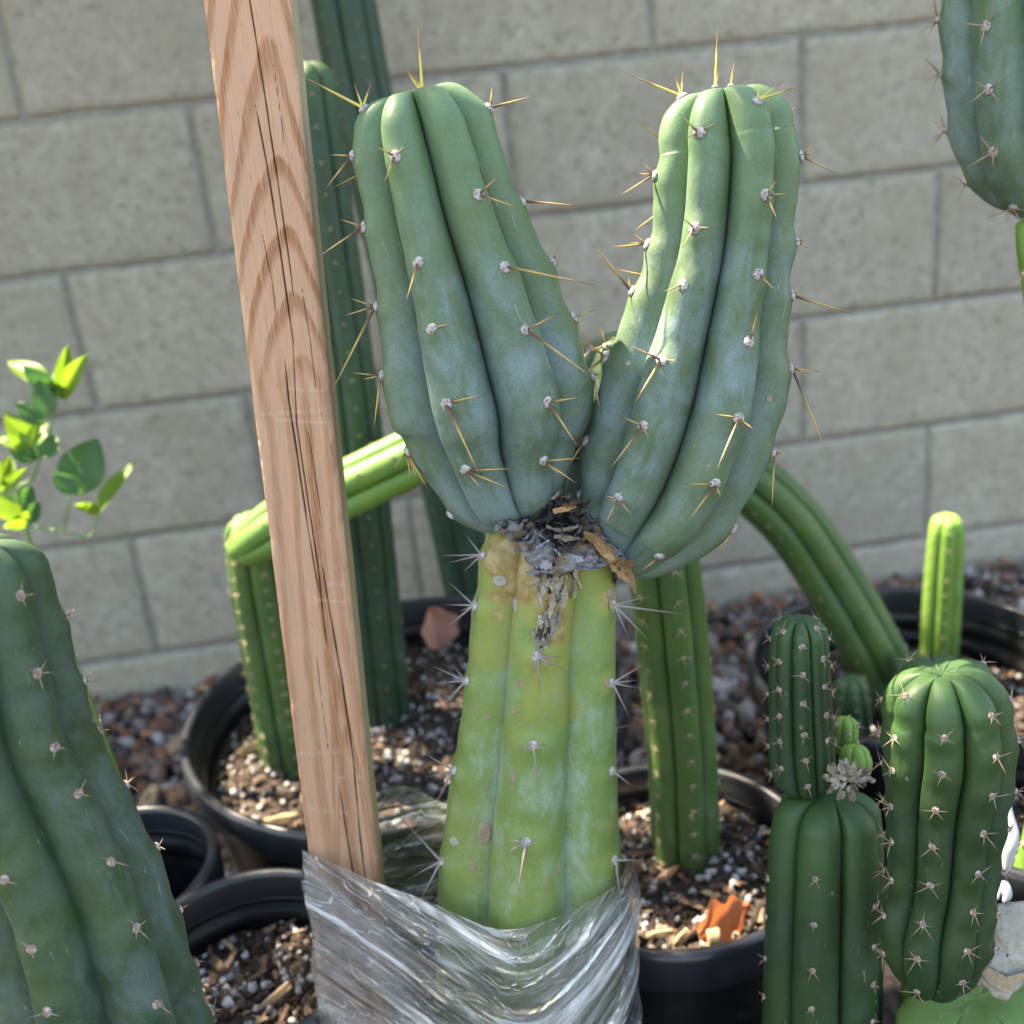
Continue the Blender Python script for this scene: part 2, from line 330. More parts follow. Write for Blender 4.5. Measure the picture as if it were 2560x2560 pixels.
BW, BH, GAP = .4064, .1903, .0072
def block_mesh(seed, wfrac=1.0):
    w = BW * wfrac - GAP; h = BH - GAP; nx, ny = int(54 * wfrac), 26
    xs = np.linspace(0, w, nx); ys = np.linspace(0, h, ny)
    X, Z = np.meshgrid(xs, ys); e = np.minimum(np.minimum(X, w - X), np.minimum(Z, h - Z))
    p = np.stack([X, Z, np.full_like(X, seed * 3.1)], -1)
    chip = fbm(p * 45, seed) ; rad = .0025 + .008 * np.clip(chip - .42, 0, 1)
    Y = np.where(e < rad, rad - np.sqrt(np.clip(rad ** 2 - (rad - np.minimum(e, rad)) ** 2, 0, None)), 0)
    Y = Y + .0014 * (fbm(p * 60, seed + 5) - .5) + .0012 * (fbm(p * 14, seed + 9) - .5)
    jx = (fbm(p * 30, seed + 3) - .5) * .004
    edge = (e < 1e-6)
    Xj = X + jx * (np.minimum(X, w - X) < 1e-6); Zj = Z + jx * (np.minimum(Z, h - Z) < 1e-6)
    V = np.stack([Xj, Y, Zj], -1).reshape(-1, 3); Fq = grid_faces(ny, nx, False)[:, ::1]
    # back rim so the block has depth
    ring = [j for j in range(nx)] + [i * nx + nx - 1 for i in range(1, ny)] + [(ny - 1) * nx + j for j in range(nx - 2, -1, -1)] + [i * nx for i in range(ny - 2, 0, -1)]
    b0 = len(V); back = V[ring].copy(); back[:, 1] = .15; V = np.vstack([V, back]); n = len(ring)
    Fs = np.array([[ring[i], b0 + i, b0 + (i + 1) % n, ring[(i + 1) % n]] for i in range(n)])
    me = mesh_np('block', V, np.vstack([Fq, Fs])); me.materials.append(M['block']); return me
BM = [block_mesh(s) for s in range(7)]
wall = thing('block_wall', (0, 0, 0), 'weathered grey concrete block wall behind all the cacti', 'wall')
WALLZ = 1.596
zc = [.835 + BH * k for k in range(-5, 5)]
for ci, z0 in enumerate(zc[:-1]):
    k = ci - 5                                              # k even/odd -> running bond
    off = 0 if k % 2 else BW / 2                            # course just below bed 0 (k=-1) has joints at odd half blocks
    if k % 2: off = BW / 2
    else: off = 0
    for i in range(-5, 7):
        x = i * BW + off + GAP / 2
        obj('block', BM[(ci * 5 + i * 3) % 7], None, wall, (x, random.uniform(-.0012, .0012), z0 + GAP / 2))
mv = []; mf = []
bm = bmesh.new(); bmesh.ops.create_cube(bm, size=1)
for v in bm.verts: v.co = Vector((v.co.x * 4.86 + .40, .0745 + v.co.y * .14, (v.co.z + .5) * (zc[-1] + .10 - .004) - .10))
obj('mortar', mesh_bm('mortar', bm, False), M['mortar'], wall)

# scattered pebbles, chips -----------------------------------------------------------
bm = bmesh.new(); bmesh.ops.create_icosphere(bm, subdivisions=2, radius=1)
bm.verts.ensure_lookup_table(); ICO_V = np.array([v.co[:] for v in bm.verts]); ICO_F = np.array([[v.index for v in f.verts] for f in bm.faces]); bm.free()
bm = bmesh.new(); bmesh.ops.create_icosphere(bm, subdivisions=1, radius=1)
bm.verts.ensure_lookup_table(); IC1_V = np.array([v.co[:] for v in bm.verts]); IC1_F = np.array([[v.index for v in f.verts] for f in bm.faces]); bm.free()
def rand_rot(n):
    q = rng.normal(size=(n, 4)); q /= np.linalg.norm(q, axis=1, keepdims=True); w, x, y, z = q.T
    return np.stack([1 - 2 * (y * y + z * z), 2 * (x * y - z * w), 2 * (x * z + y * w), 2 * (x * y + z * w), 1 - 2 * (x * x + z * z), 2 * (y * z - x * w), 2 * (x * z - y * w), 2 * (y * z + x * w), 1 - 2 * (x * x + y * y)], -1).reshape(n, 3, 3)
def scatter(name, P, size, cols, base=0, aspect=(1, .8, .6), jit=.25, mat=None, flat=False):
    """many little lumps in one mesh"""
    n = len(P); BV, BF = (ICO_V, ICO_F) if base else (IC1_V, IC1_F)
    V = np.repeat(BV[None], n, 0) * (1 + jit * (rng.random((n, len(BV), 1)) - .5) * 2)
    asp = np.array(aspect)[None, :] * (1 + .5 * (rng.random((n, 3)) - .5)); V = V * asp[:, None, :]
    R = rand_rot(n)
    if flat:                                                # lie mostly flat, random yaw
        a = rng.random(n) * 6.283; tl = (rng.random((n, 2)) - .5) * .9; ca, sa = np.cos(a), np.sin(a)
        R = np.zeros((n, 3, 3)); R[:, 0, 0] = ca; R[:, 0, 1] = -sa; R[:, 1, 0] = sa; R[:, 1, 1] = ca; R[:, 2, 2] = 1; R[:, 2, 0] = tl[:, 0]; R[:, 2, 1] = tl[:, 1]
    V = np.einsum('nij,nkj->nki', R, V) * np.asarray(size)[:, None, None] + P[:, None, :]
    Fq = (BF[None] + (np.arange(n) * len(BV))[:, None, None]).reshape(-1, 3)
    C = np.repeat(np.c_[cols, np.ones(n)], len(BV), 0)
    return mesh_np(name, V.reshape(-1, 3), Fq, {'col': C}, not flat)
def palette(n, cols, w, var=.25):
    c = np.array(cols)[rng.choice(len(cols), n, p=np.array(w) / sum(w))]; return np.clip(c * (1 + var * (rng.random((n, 1)) - .5) * 2), 0, 1)
n = 9000
P = np.c_[rng.uniform(-.55, 1.75, n), rng.uniform(-.62, -.004, n), rng.uniform(-.012, .010, n)]
P[:, 2] += .012 * fbm(np.c_[P[:, :2] * 9, np.zeros(n)])
S = rng.uniform(.004, .0125, n) * rng.choice([1, 1, 1.5], n)
g = scatter('gravel', P, S, palette(n, [(.20, .17, .155), (.36, .33, .31), (.12, .09, .08), (.27, .17, .13), (.45, .42, .40), (.22, .13, .085)], [3, 2, 3, 2.4, 1, 1.6]), 1)
tag(obj('gravel', g, M['stone']), 'grey brown gravel along the wall foot', 'gravel', kind='stuff')
n = 1500
P = np.c_[rng.uniform(-.55, 1.75, n), rng.uniform(-.62, -.01, n), rng.uniform(.006, .028, n)]
g = scatter('bark_mulch', P, rng.uniform(.006, .022, n), palette(n, [(.20, .085, .045), (.30, .15, .08), (.10, .06, .04), (.42, .28, .17)], [3, 2, 2, 1]), 0, (1, .5, .18), .3, flat=True)
tag(obj('bark_mulch', g, M['chips']), 'reddish brown bark mulch strewn over the gravel', 'mulch', kind='stuff')

# ------------------------------------------------------------------ pots
def lathe(name, prof, K=96, wob=0):
    prof = np.array(prof); a = np.arange(K) * 2 * math.pi / K
    r = prof[:, 0][:, None] * (1 + wob * np.sin(2 * a + 1)[None]); V = np.stack([r * np.cos(a), r * np.sin(a), np.repeat(prof[:, 1][:, None], K, 1)], -1).reshape(-1, 3)
    return mesh_np(name, V, grid_faces(len(prof), K))
def pot(c, r, z, label, ridges=0, soil=None, sdepth=.04, nper=160, nchip=420, wob=0., soil_label=None):
    t = thing('nursery_pot', (c[0], c[1], 0), label, 'pot', 'black nursery pots')
    rb = r * .80; th = .0028
    def R(h): return rb + (r * .965 - rb) * h / z
    prof = [(.001, .004), (rb - .004, .004), (rb, .009)] + [(R(h), h) for h in np.linspace(.02, z - .026, 14)]
    inn = []
    for h in np.linspace(z - .026, .012, 60):
        inn.append((R(h) - th + (.0018 * math.sin((z - h) / .011 * math.pi) if ridges and z - h < ridges else 0), h))
    obj('body', lathe('body', prof + [(R(z - .026) + .0002, z - .024), (R(z - .026) - th, z - .024)] + inn + [(.001, .010)], 96, wob), M['black'], t)
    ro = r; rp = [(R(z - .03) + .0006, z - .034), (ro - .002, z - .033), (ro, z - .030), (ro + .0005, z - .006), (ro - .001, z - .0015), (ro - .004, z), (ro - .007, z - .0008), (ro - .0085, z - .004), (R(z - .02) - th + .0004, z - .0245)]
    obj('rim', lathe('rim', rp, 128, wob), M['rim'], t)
    if soil:
        zs = z - sdepth; rs = R(zs) - th - .0005; K = 60; Q = 26
        rr = np.linspace(.001, 1, Q)[:, None] * rs; a = np.arange(K)[None] * 2 * math.pi / K
        X = rr * np.cos(a); Y = rr * np.sin(a); Z = zs + .02 * (fbm(np.stack([X * 22 + c[0] * 9, Y * 22, X * 0], -1), 3) - .5) - .004
        V = np.stack([X + c[0], Y + c[1], Z], -1).reshape(-1, 3)
        s = obj('potting_soil', mesh_np('potting_soil', V, grid_faces(Q, K)), M['soil']); tag(s, soil_label or ('dark potting soil in the ' + label), 'soil', kind='stuff')
        def pts(n, lift, sz):
            q = rs * .97 * np.sqrt(rng.random(n)); b = rng.random(n) * 6.283; x = q * np.cos(b); y = q * np.sin(b)
            zz = zs + .02 * (fbm(np.stack([x * 22 + c[0] * 9, y * 22, x * 0], -1), 3) - .5) - .004 + lift * rng.random(n)
            return np.c_[x + c[0], y + c[1], zz]
        k = nchip; g = scatter('bark_chips', pts(k, .008, 0), rng.uniform(.002, .0072, k) * rng.choice([.7, 1, 1.4], k), palette(k, [(.045, .03, .021), (.11, .065, .042), (.20, .13, .085), (.02, .014, .011), (.42, .30, .19)], [4, 3, 1.3, 3, .35]), 0, (1, .36, .13), .5, flat=True)
        tag(obj('bark_chips', g, M['chips']), 'brown bark bits mixed into the soil of the ' + label, 'bark', kind='stuff')
        k = nper; g = scatter('perlite', pts(k, .006, 0), rng.uniform(.0012, .0036, k), palette(k, [(.46, .455, .44), (.30, .29, .28)], [2, 1], .15), 1, (1, .9, .8), .3)
        tag(obj('perlite', g, M['perlite']), 'white perlite specks in the soil of the ' + label, 'perlite', kind='stuff')
        k = nchip; g = scatter('soil_crumbs', pts(k, .004, 0), rng.uniform(.002, .005, k), palette(k, [(.05, .035, .027), (.10, .075, .06), (.17, .15, .14)], [3, 2, 1.3]), 0)
        tag(obj('soil_crumbs', g, M['chips']), 'dark crumbs of soil in the ' + label, 'soil', kind='stuff')
    return t
pot((.388, -.574), .213, .27, 'largest black pot, behind the wooden stake, holding tall dark columns', .05, True, .05, 700, 1500)
pot((.27, -.896), .085, .28, 'black pot of perlite soil at the bottom, left of the plastic wrap', .06, True, .045, 260, 500)
pot((.573, -.840), .107, .26, 'black pot right of the wrapped stem, orange leaf on its soil', .03, True, .03, 260, 600)
pot((.90, -.575), .166, .22, 'wide ridged black pot by the wall on the right, with slim green column', .09, True, .065, 350, 900)
pot((.150, -.765), .083, .265, 'empty black pot in shade left of the largest pot', .06)
pot((.435, -.97), .078, .19, 'black pot under the plastic wrapped cactus and stake', 0, True, .03, 60, 150)
pot((.262, -1.055), .066, .20, 'black pot under the big leaning cactus at bottom left', 0, True, .03, 60, 150)
pot((.650, -1.055), .098, .19, 'black pot under the two cut back cacti at bottom right', 0, True, .03, 60, 150)
pot((.815, -.905), .082, .30, 'black pot at the right edge behind the cut white scar', .05, True, .05, 80, 200)

# ------------------------------------------------------------------ cactus segments
class Seg: pass
def catmull(C, n=40):
    C = np.asarray(C, float); Q = np.vstack([2 * C[0] - C[1], C, 2 * C[-1] - C[-2]]); out = []
    for i in range(1, len(Q) - 2):
        a, b, c, d = Q[i - 1], Q[i], Q[i + 1], Q[i + 2]; t = np.linspace(0, 1, n, endpoint=False)[:, None]
        out.append(.5 * ((2 * b) + (-a + c) * t + (2 * a - 5 * b + 4 * c - d) * t ** 2 + (-a + 3 * b - 3 * c + d) * t ** 3))
    return np.vstack(out + [Q[-2][None]])
def segment(st, n, d, p, phase=0., tip=None, twist=0., k=16, ds=.0014, world=False, dimple=.12, dtip=.14, wave=0., seed=0, areoles=None, pitch=None, bump=.0, close_base=True, base_d=None, sq=.85):
    """st: (px, py, depth, radius px) from base to top. returns grid of points + rib data"""
    S = Seg()
    if world: C = np.array([s[:3] for s in st], float); R = np.array([s[3] for s in st], float)
    else: C = np.array([at(*s[:3]) for s in st]); R = np.array([s[3] * s[2] / F for s in st])
    D = catmull(np.c_[C, R]); L = np.r_[0, np.cumsum(np.linalg.norm(np.diff(D[:, :3], axis=0), axis=1))]
    m_ = max(8, int(L[-1] / ds)); s = np.linspace(0, L[-1], m_); D = np.stack([np.interp(s, L, D[:, i]) for i in range(4)], -1)
    C = D[:, :3]; R = np.maximum(D[:, 3], 1e-4); T = nrm(np.gradient(C, axis=0)); tipv = np.zeros(len(s))
    if tip:
        h = R[-1] * tip; a = np.linspace(0, math.pi / 2, max(14, int(1.4 * h / ds)))[1:]
        rr = R[-1] * np.cos(a) ** sq; hh = h * np.sin(a) ** 1.0 - dimple * R[-1] * np.exp(-(rr / (.34 * R[-1])) ** 2)
        t0 = T[-1]; C = np.vstack([C, C[-1] + t0 * hh[:, None]]); R = np.r_[R, np.maximum(rr, 1e-5)]; T = np.vstack([T, np.repeat(t0[None], len(a), 0)])
        s = np.r_[s, s[-1] + h * np.sin(a)]; tipv = np.r_[tipv, np.sin(a)]
    S.len = s[-1]; tipw = sstep(.0, 1, 1 - np.clip((s[-1] - s) / (2.2 * R.max()), 0, 1))
    up = CW - C; Fv = nrm(up - (up * T).sum(-1, keepdims=True) * T); Sv = np.cross(T, Fv)
    K = n * k; i = np.arange(K); xx = np.sin(math.pi / 2 * (2 * (i % k) / k - 1)); th = phase + (i // k) * 2 * math.pi / n + xx * math.pi / n
    c = np.clip(1 - xx ** 2, 0, 1) ** .5
    dd = d + dtip * tipv[:, None]
    if base_d is not None: dd = dd * (base_d + (1 - base_d) * sstep(0, .05, s)[:, None])
    shape = c[None, :] ** (p / .5)
    # slight irregularity along each rib
    rib = i // k
    wob = (fbm(np.stack(np.broadcast_arrays(s[:, None] * 28, rib[None] * 3.7 + seed, np.zeros((1, 1))), -1), seed) - .47) * wave
    rad = R[:, None] * (1 - dd + dd * shape) * (1 + wob * (.3 + .7 * c[None]))
    thh = th[None] + twist * s[:, None] + (fbm(np.stack(np.broadcast_arrays(s[:, None] * 9, np.zeros((1, 1)) + seed * 1.7, np.zeros((1, 1))), -1), seed + 4) - .47) * wave * 1.6
    def pts(rad): return C[:, None] + rad[..., None] * (np.cos(thh)[..., None] * Fv[:, None] + np.sin(thh)[..., None] * Sv[:, None])
    P = pts(rad); S.ar = []; cc = lambda j: (j % n) * k + k // 2
    S.n = n; S.k = k; S.s = s
    if areoles:                                             # list of (rib, (px,py), tips)
        pr = proj(P[:, [cc(j) for j in range(n)]])
        for j, q, tips in areoles:
            e = np.hypot(pr[:, j % n, 0] - q[0], (pr[:, j % n, 1] - q[1]) * 1.6); mi = int(np.argmin(e)); S.ar.append([j % n, mi, tips])
    if pitch:
        step, skip, jitter, s0, s1 = pitch
        for j in range(n):
            if j in skip: continue
            x = s0 + (step * .5 if j % 2 else 0)
            while x < s[-1] - s1:
                S.ar.append([j, int(np.argmin(np.abs(s - x))), None]); x += step * (1 + jitter * (random.random() - .5))
    am = np.zeros_like(rad)
    for j, mi, _ in S.ar:
        ds_ = s - s[mi]; cols = (rib == j) * c ** 5
        w = .0055
        rad = rad + bump * (np.exp(-((ds_ + .003) / .006) ** 2) * 1.0 - .9 * np.exp(-((ds_ - .008) / .006) ** 2))[:, None] * cols[None]
        am += np.exp(-(ds_ / .009) ** 2)[:, None] * cols[None]
    P = pts(rad); S.P = P; S.C = C; S.cc = cc
    S.low = np.repeat((1 - s / s[-1])[:, None], K, 1); S.crest = np.repeat(c[None], len(s), 0); S.tipw = np.repeat(tipw[:, None], K, 1); S.am = np.clip(am, 0, 1)
    S.uvv = np.stack(np.broadcast_arrays(th[None] * R.max(), s[:, None], np.zeros((1, 1))), -1); S.close_base = close_base
    return S
def seg_object(name, S, mat, parent, extra=None):
    o0 = rootpos(parent); M_, K = S.P.shape[:2]; V = S.P.reshape(-1, 3) - o0; Fq = grid_faces(M_, K)
    A = {'low': S.low.ravel(), 'crest': S.crest.ravel(), 'tip': S.tipw.ravel(), 'areo': S.am.ravel(), 'uvv': S.uvv.reshape(-1, 3)}
    if extra: A.update({k: v.ravel() for k, v in extra.items()})
    return obj(name, mesh_np(name, V, Fq, A), mat, parent)
def ar_frame(S, j, mi):
    c = S.cc(j); P = S.P; m0, m1 = max(0, mi - 3), min(len(P) - 1, mi + 3)
    p = P[mi, c]; t = P[m1, c] - P[m0, c]; b = P[mi, c + 2] - P[mi, c - 2]; nn = nrm(np.cross(b, t))
    if nn @ (p - S.C[mi]) < 0: nn = -nn
    return p, nn
# shared small meshes
def wool_mesh(seed, r):
    V = ICO_V.copy(); V = V * (1 + .35 * (fbm(V * 3 + seed, seed)[:, None] - .5)) ; V[:, 2] = V[:, 2] * .5 + .02
    V[:, 0] *= .86; return mesh_np('areole', V * r, ICO_F)
def spine_mesh(name, bend=.03, K=6):
    z = np.array([0, .06, .3, .6, .85, 1]); r = np.array([1.0, .92, .74, .5, .24, .02]); a = np.arange(K) * 2 * math.pi / K
    V = np.stack([r[:, None] * np.cos(a)[None], r[:, None] * np.sin(a)[None], np.repeat(z[:, None], K, 1)], -1); return mesh_np(name, V.reshape(-1, 3), grid_faces(len(z), K))
WOOL = {}
for q, (mk, r) in {'main': ('wool', .0031), 'small': ('wool_b', .0019), 'front': ('wool_b', .0024)}.items():
    WOOL[q] = [wool_mesh(s, r) for s in range(4)]
    for w in WOOL[q]: w.materials.append(M[mk])
SPN = {}
for q in ('spine', 'spine_y', 'spine_o', 'spine_p'):
    SPN[q] = spine_mesh('spine'); SPN[q].materials.append(M[q])
def qz(v): return Vector(v).to_track_quat('Z', 'Y')
def cluster_mesh(seed, n, L, w, wool, wr):
    """wool dot with a little fan of spines, one mesh (for plants that stand out of focus)"""
    r_ = np.random.default_rng(seed); Vs = [ICO_V * np.array([1, .9, .6]) * wr]; Fs = [np.c_[ICO_F, ICO_F[:, :1]]]; cs = [np.tile([*wool, 1], (len(ICO_V), 1))]
    off = len(ICO_V); K = 4
    for i in range(n):
        a = i / n * 6.283 + r_.random(); el = r_.uniform(.15, .75); d = np.array([math.cos(a) * math.cos(el), math.sin(a) * math.cos(el), math.sin(el)]); l = L * r_.uniform(.6, 1.1)
        x = nrm(np.cross(d, [0.3, .5, .8])); y = np.cross(d, x)
        for (zz, rr) in ((0, 1), (.6, .6), (1, .05)):
            Vs.append(np.array([d * l * zz + w * rr * (x * math.cos(b) + y * math.sin(b)) for b in np.arange(K) * 6.283 / K]))
            cs.append(np.tile([(.42, .32, .22, 1) if zz < .9 else (.2, .1, .06, 1)][0], (K, 1)))
        Fs.append(grid_faces(3, K) + off); off += 3 * K
    V = np.vstack(Vs); me = bpy.data.meshes.new('areole')
    fs = []
    for f in Fs: fs += [tuple(dict.fromkeys(map(int, q))) for q in f]
    me.from_pydata([tuple(v) for v in V], [], fs)
    at_ = me.attributes.new('col', 'FLOAT_COLOR', 'POINT'); at_.data.foreach_set('color', np.vstack(cs).astype(np.float32).ravel()); me.materials.append(M['husk']); return me
CLU = {q: [cluster_mesh(s + 10, *a) for s in range(4)] for q, a in {
    'mid': (5, .007, .00035, (.45, .36, .27), .0017), 'dots': (4, .004, .0003, (.20, .18, .12), .0014), 'fuzzy': (6, .007, .0003, (.34, .29, .21), .0014)}.items()}
def add_areoles(S, root, wool='main', sp='spine', L=(.008, .02), nsp=(3, 4), w=.00064, tipsp=None):
    o0 = rootpos(root)
    for idx, (j, mi, tips) in enumerate(S.ar):
        p, nn = ar_frame(S, j, mi); up = S.C[min(len(S.C) - 1, mi + 3)] - S.C[mi - 3 if mi > 2 else 0]
        q = qz(nn) @ Quaternion((0, 0, 1), random.random() * 6.28)
        if wool in CLU:
            obj('areole', random.choice(CLU[wool]), None, root, p - o0, q, [random.uniform(.8, 1.2)] * 3); continue
        a = obj('areole', random.choice(WOOL[wool]), None, root, p - o0, q)
        qi = q.inverted()
        vs = []
        if tips:
            db = proj(p)[2]; tc = nrm(CW - p)
            for tp in tips:
                l0 = np.linalg.norm(at(*tp, db) - p); fwd = .38 * max(0, nn @ tc) + .03
                vs.append(at(*tp, db - fwd * l0) - p)
        else:
            t1 = nrm(np.cross(nn, [.2, .3, 1])); t2 = np.cross(nn, t1); k = random.randint(*nsp); a0 = random.random() * 6.28
            for i in range(k):
                b = a0 + i * 6.283 / k + random.uniform(-.35, .35); el = random.uniform(.25, .8)
                vs.append((t1 * math.cos(b) * math.cos(el) + t2 * math.sin(b) * math.cos(el) + nn * math.sin(el)) * random.uniform(*L))
        for v in vs:
            l = np.linalg.norm(v); kind = sp if not (tipsp and S.tipw[mi, 0] > tipsp[0]) else tipsp[1]
            ww = w * (.75 + .5 * min(1, l / .035)); lo = qi @ Vector(v)
            obj('spine', SPN[kind], None, a, Vector((0, 0, .0006)) + lo.normalized() * .0008, lo.to_track_quat('Z', 'Y'), (ww, ww, l))

# ---------- main cactus: stem and two arms
mroot = thing('grafted_cactus', at(1325, 2720, .65) * np.array([1, 1, 0]) + np.array([0, 0, .16]), 'big blue green cactus with two thick spiny arms on a scarred yellow green stem', 'cactus')
def dz(y, a=.465, b=.533): return a + (y - 215) / 1075 * (b - a)
LA = [(1300, 1300, .535, 62), (1281, 1262, .532, 122), (1262, 1205, dz(1200), 168), (1243, 1120, dz(1120), 208), (1233, 1030, dz(1030), 250), (1213, 940, dz(940), 256), (1170, 760, dz(760), 234), (1113, 570, dz(570), 203), (1070, 400, dz(400), 186), (1056, 345, dz(345), 180)]
RA = [(1535, 1405, .543, 60), (1563, 1368, .54, 120), (1598, 1310, .537, 168), (1640, 1235, .53, 203), (1684, 1128, .522, 222), (1718, 1020, .516, 231), (1741, 922, .510, 230), (1778, 742, .497, 197), (1802, 606, .489, 182), (1816, 400, .476, 176), (1813, 340, .473, 170)]
ST = [(1325, 2760, .655, 250), (1325, 2560, .637, 250), (1328, 2200, .606, 244), (1335, 2000, .590, 228), (1348, 1800, .574, 209), (1358, 1600, .558, 196), (1368, 1480, .548, 190), (1372, 1400, .541, 184)]
ph7 = math.radians(-22)
arL = [(6, (925, 272), [(753, 190), (888, 212), (932, 205)]), (6, (883, 392), [(822, 387), (815, 475)]), (6, (906, 568), [(848, 546), (808, 636)]),
       (6, (935, 765), [(826, 992), (875, 745), (862, 790)]), (6, (957, 938), [(884, 932), (936, 1085), (905, 950)]), (6, (1037, 1125), [(983, 1175), (1030, 1198), (1046, 1197), (1080, 1235)]), (6, (1175, 1266), [(1128, 1285), (1190, 1297)]),
       (0, (1003, 392), [(944, 368), (1017, 362), (961, 460)]), (0, (1060, 652), [(1018, 750)]), (0, (1109, 820), [(1130, 808)]), (0, (1166, 1003), [(1107, 1030), (1215, 985), (1202, 1192)]), (0, (1237, 1162), [(1205, 1220), (1285, 1170), (1280, 1222)]),
       (1, (1075, 238), [(1043, 50), (1005, 160), (1037, 185)]), (1, (1199, 489), [(1245, 440), (1297, 522), (1182, 470)]), (1, (1257, 668), [(1495, 716)]), (1, (1328, 823), [(1305, 800), (1400, 783), (1480, 945)]), (1, (1388, 1007), [(1455, 992), (1443, 1117)]), (1, (1412, 1152), [(1455, 1143), (1438, 1207), (1405, 1190)]),
       (2, (1198, 273), [(1228, 218), (1328, 243)]), (2, (1290, 508), [(1437, 515), (1320, 530)]), (2, (1350, 660), [(1393, 623), (1408, 682)]), (2, (1430, 797), [(1482, 777), (1470, 860)]), (2, (1470, 940), [(1500, 1040), (1510, 930)])]
arR = [(6, (1708, 246), [(1570, 188), (1690, 195), (1709, 178)]), (6, (1640, 437), [(1600, 435), (1552, 490), (1605, 400)]), (6, (1625, 612), [(1572, 608), (1520, 620), (1580, 580)]), (6, (1594, 731), [(1525, 665), (1573, 690), (1475, 600)]),
       (6, (1512, 890), [(1450, 843), (1408, 985), (1494, 893)]), (6, (1480, 1105), [(1430, 1085), (1420, 1172)]), (6, (1432, 1240), [(1398, 1243), (1408, 1272)]),
       (0, (1768, 335), [(1700, 285), (1795, 305), (1712, 347)]), (0, (1745, 570), [(1708, 545), (1776, 570), (1705, 622)]), (0, (1718, 717), [(1656, 732)]), (0, (1654, 902), [(1572, 863), (1692, 902), (1573, 1032)]), (0, (1607, 1063), [(1550, 1040), (1622, 1094), (1527, 1172)]), (0, (1555, 1248), [(1513, 1240), (1514, 1312), (1580, 1286)]),
       (1, (1905, 253), [(1890, 193), (2010, 215), (1960, 203)]), (1, (1910, 485), [(1940, 450), (1964, 485), (1940, 547)]), (1, (1886, 682), [(1938, 728)]), (1, (1862, 850), [(1893, 775)]), (1, (1817, 1042), [(1782, 1035), (1884, 1075), (1791, 1172)]), (1, (1744, 1200), [(1708, 1210), (1801, 1243), (1719, 1302)]), (1, (1630, 1370), [(1606, 1422)]),
       (2, (1993, 388), [(2031, 356), (2035, 380), (2088, 435)]), (2, (1983, 606), [(2019, 597), (2014, 619)]), (2, (1975, 742), [(2001, 719), (2136, 788)]), (2, (1982, 922), [(2049, 930), (2023, 936), (2066, 1136)]), (2, (1919, 1128), [(1973, 1135), (1951, 1151), (1926, 1282)]), (2, (1797, 1312), [(1826, 1331), (1779, 1392)])]
arS = [(5, (1182, 1385), [(1165, 1335), (1100, 1390), (1123, 1408), (1160, 1432)]), (5, (1182, 1512), [(1122, 1453), (1108, 1512), (1150, 1530), (1110, 1577), (1197, 1488), (1180, 1562)]), (5, (1165, 1700), [(1083, 1665), (1073, 1710), (1105, 1772), (1131, 1658)]), (5, (1130, 1925), [(1055, 1879), (1066, 1944), (1087, 2022)]), (5, (1096, 2150), [(1002, 2042), (1033, 2192), (1044, 2268)]), (5, (1085, 2380), None),
       (0, (1350, 1455), [(1318, 1465), (1420, 1424)]), (0, (1362, 1638), [(1388, 1576), (1411, 1642), (1329, 1686), (1412, 1674), (1351, 1732)]), (0, (1340, 1860), [(1296, 1877), (1389, 1873), (1346, 1961)]), (0, (1325, 2105), [(1259, 2098), (1274, 2126), (1293, 2239)]), (0, (1312, 2345), [(1290, 2395), (1335, 2395)]),
       (1, (1548, 1510), [(1627, 1489), (1717, 1537), (1621, 1602), (1520, 1552), (1572, 1600)]), (1, (1545, 1705), [(1616, 1655), (1592, 1720), (1571, 1792), (1590, 1700)]), (1, (1552, 1925), [(1522, 1953), (1579, 1966)]), (1, (1556, 2150), [(1597, 2150), (1550, 2270)])]
SL = segment(LA, 7, .45, .70, ph7, tip=.74, sq=.95, k=22, ds=.0011, wave=.05, seed=3, areoles=arL, bump=.0011, pitch=None, dimple=.30, dtip=.16, base_d=.35)
SR = segment(RA, 7, .45, .70, ph7 + .02, tip=.76, sq=.95, k=22, ds=.0011, wave=.05, seed=8, areoles=arR, bump=.0011, dimple=.30, dtip=.16, base_d=.35)
SS = segment(ST, 6, .25, .98, math.radians(-3), tip=.60, sq=.38, k=26, ds=.0011, wave=.035, seed=5, areoles=arS, bump=.0010, dimple=.15, dtip=.0)
# ribs on the far side carry areoles too
for S, n in ((SL, 7), (SR, 7)):
    for j in (3, 4, 5):
        x = .03 + .012 * (j % 2)
        while x < S.s[-1] - .012:
            S.ar.append([j, int(np.argmin(np.abs(S.s - x))), None]); x += .036
for j in (2, 3, 4):
    for x in (.06, .10, .14, .18, .22, .26): SS.ar.append([j, int(np.argmin(np.abs(SS.s - x - .01 * (j % 2)))), None])
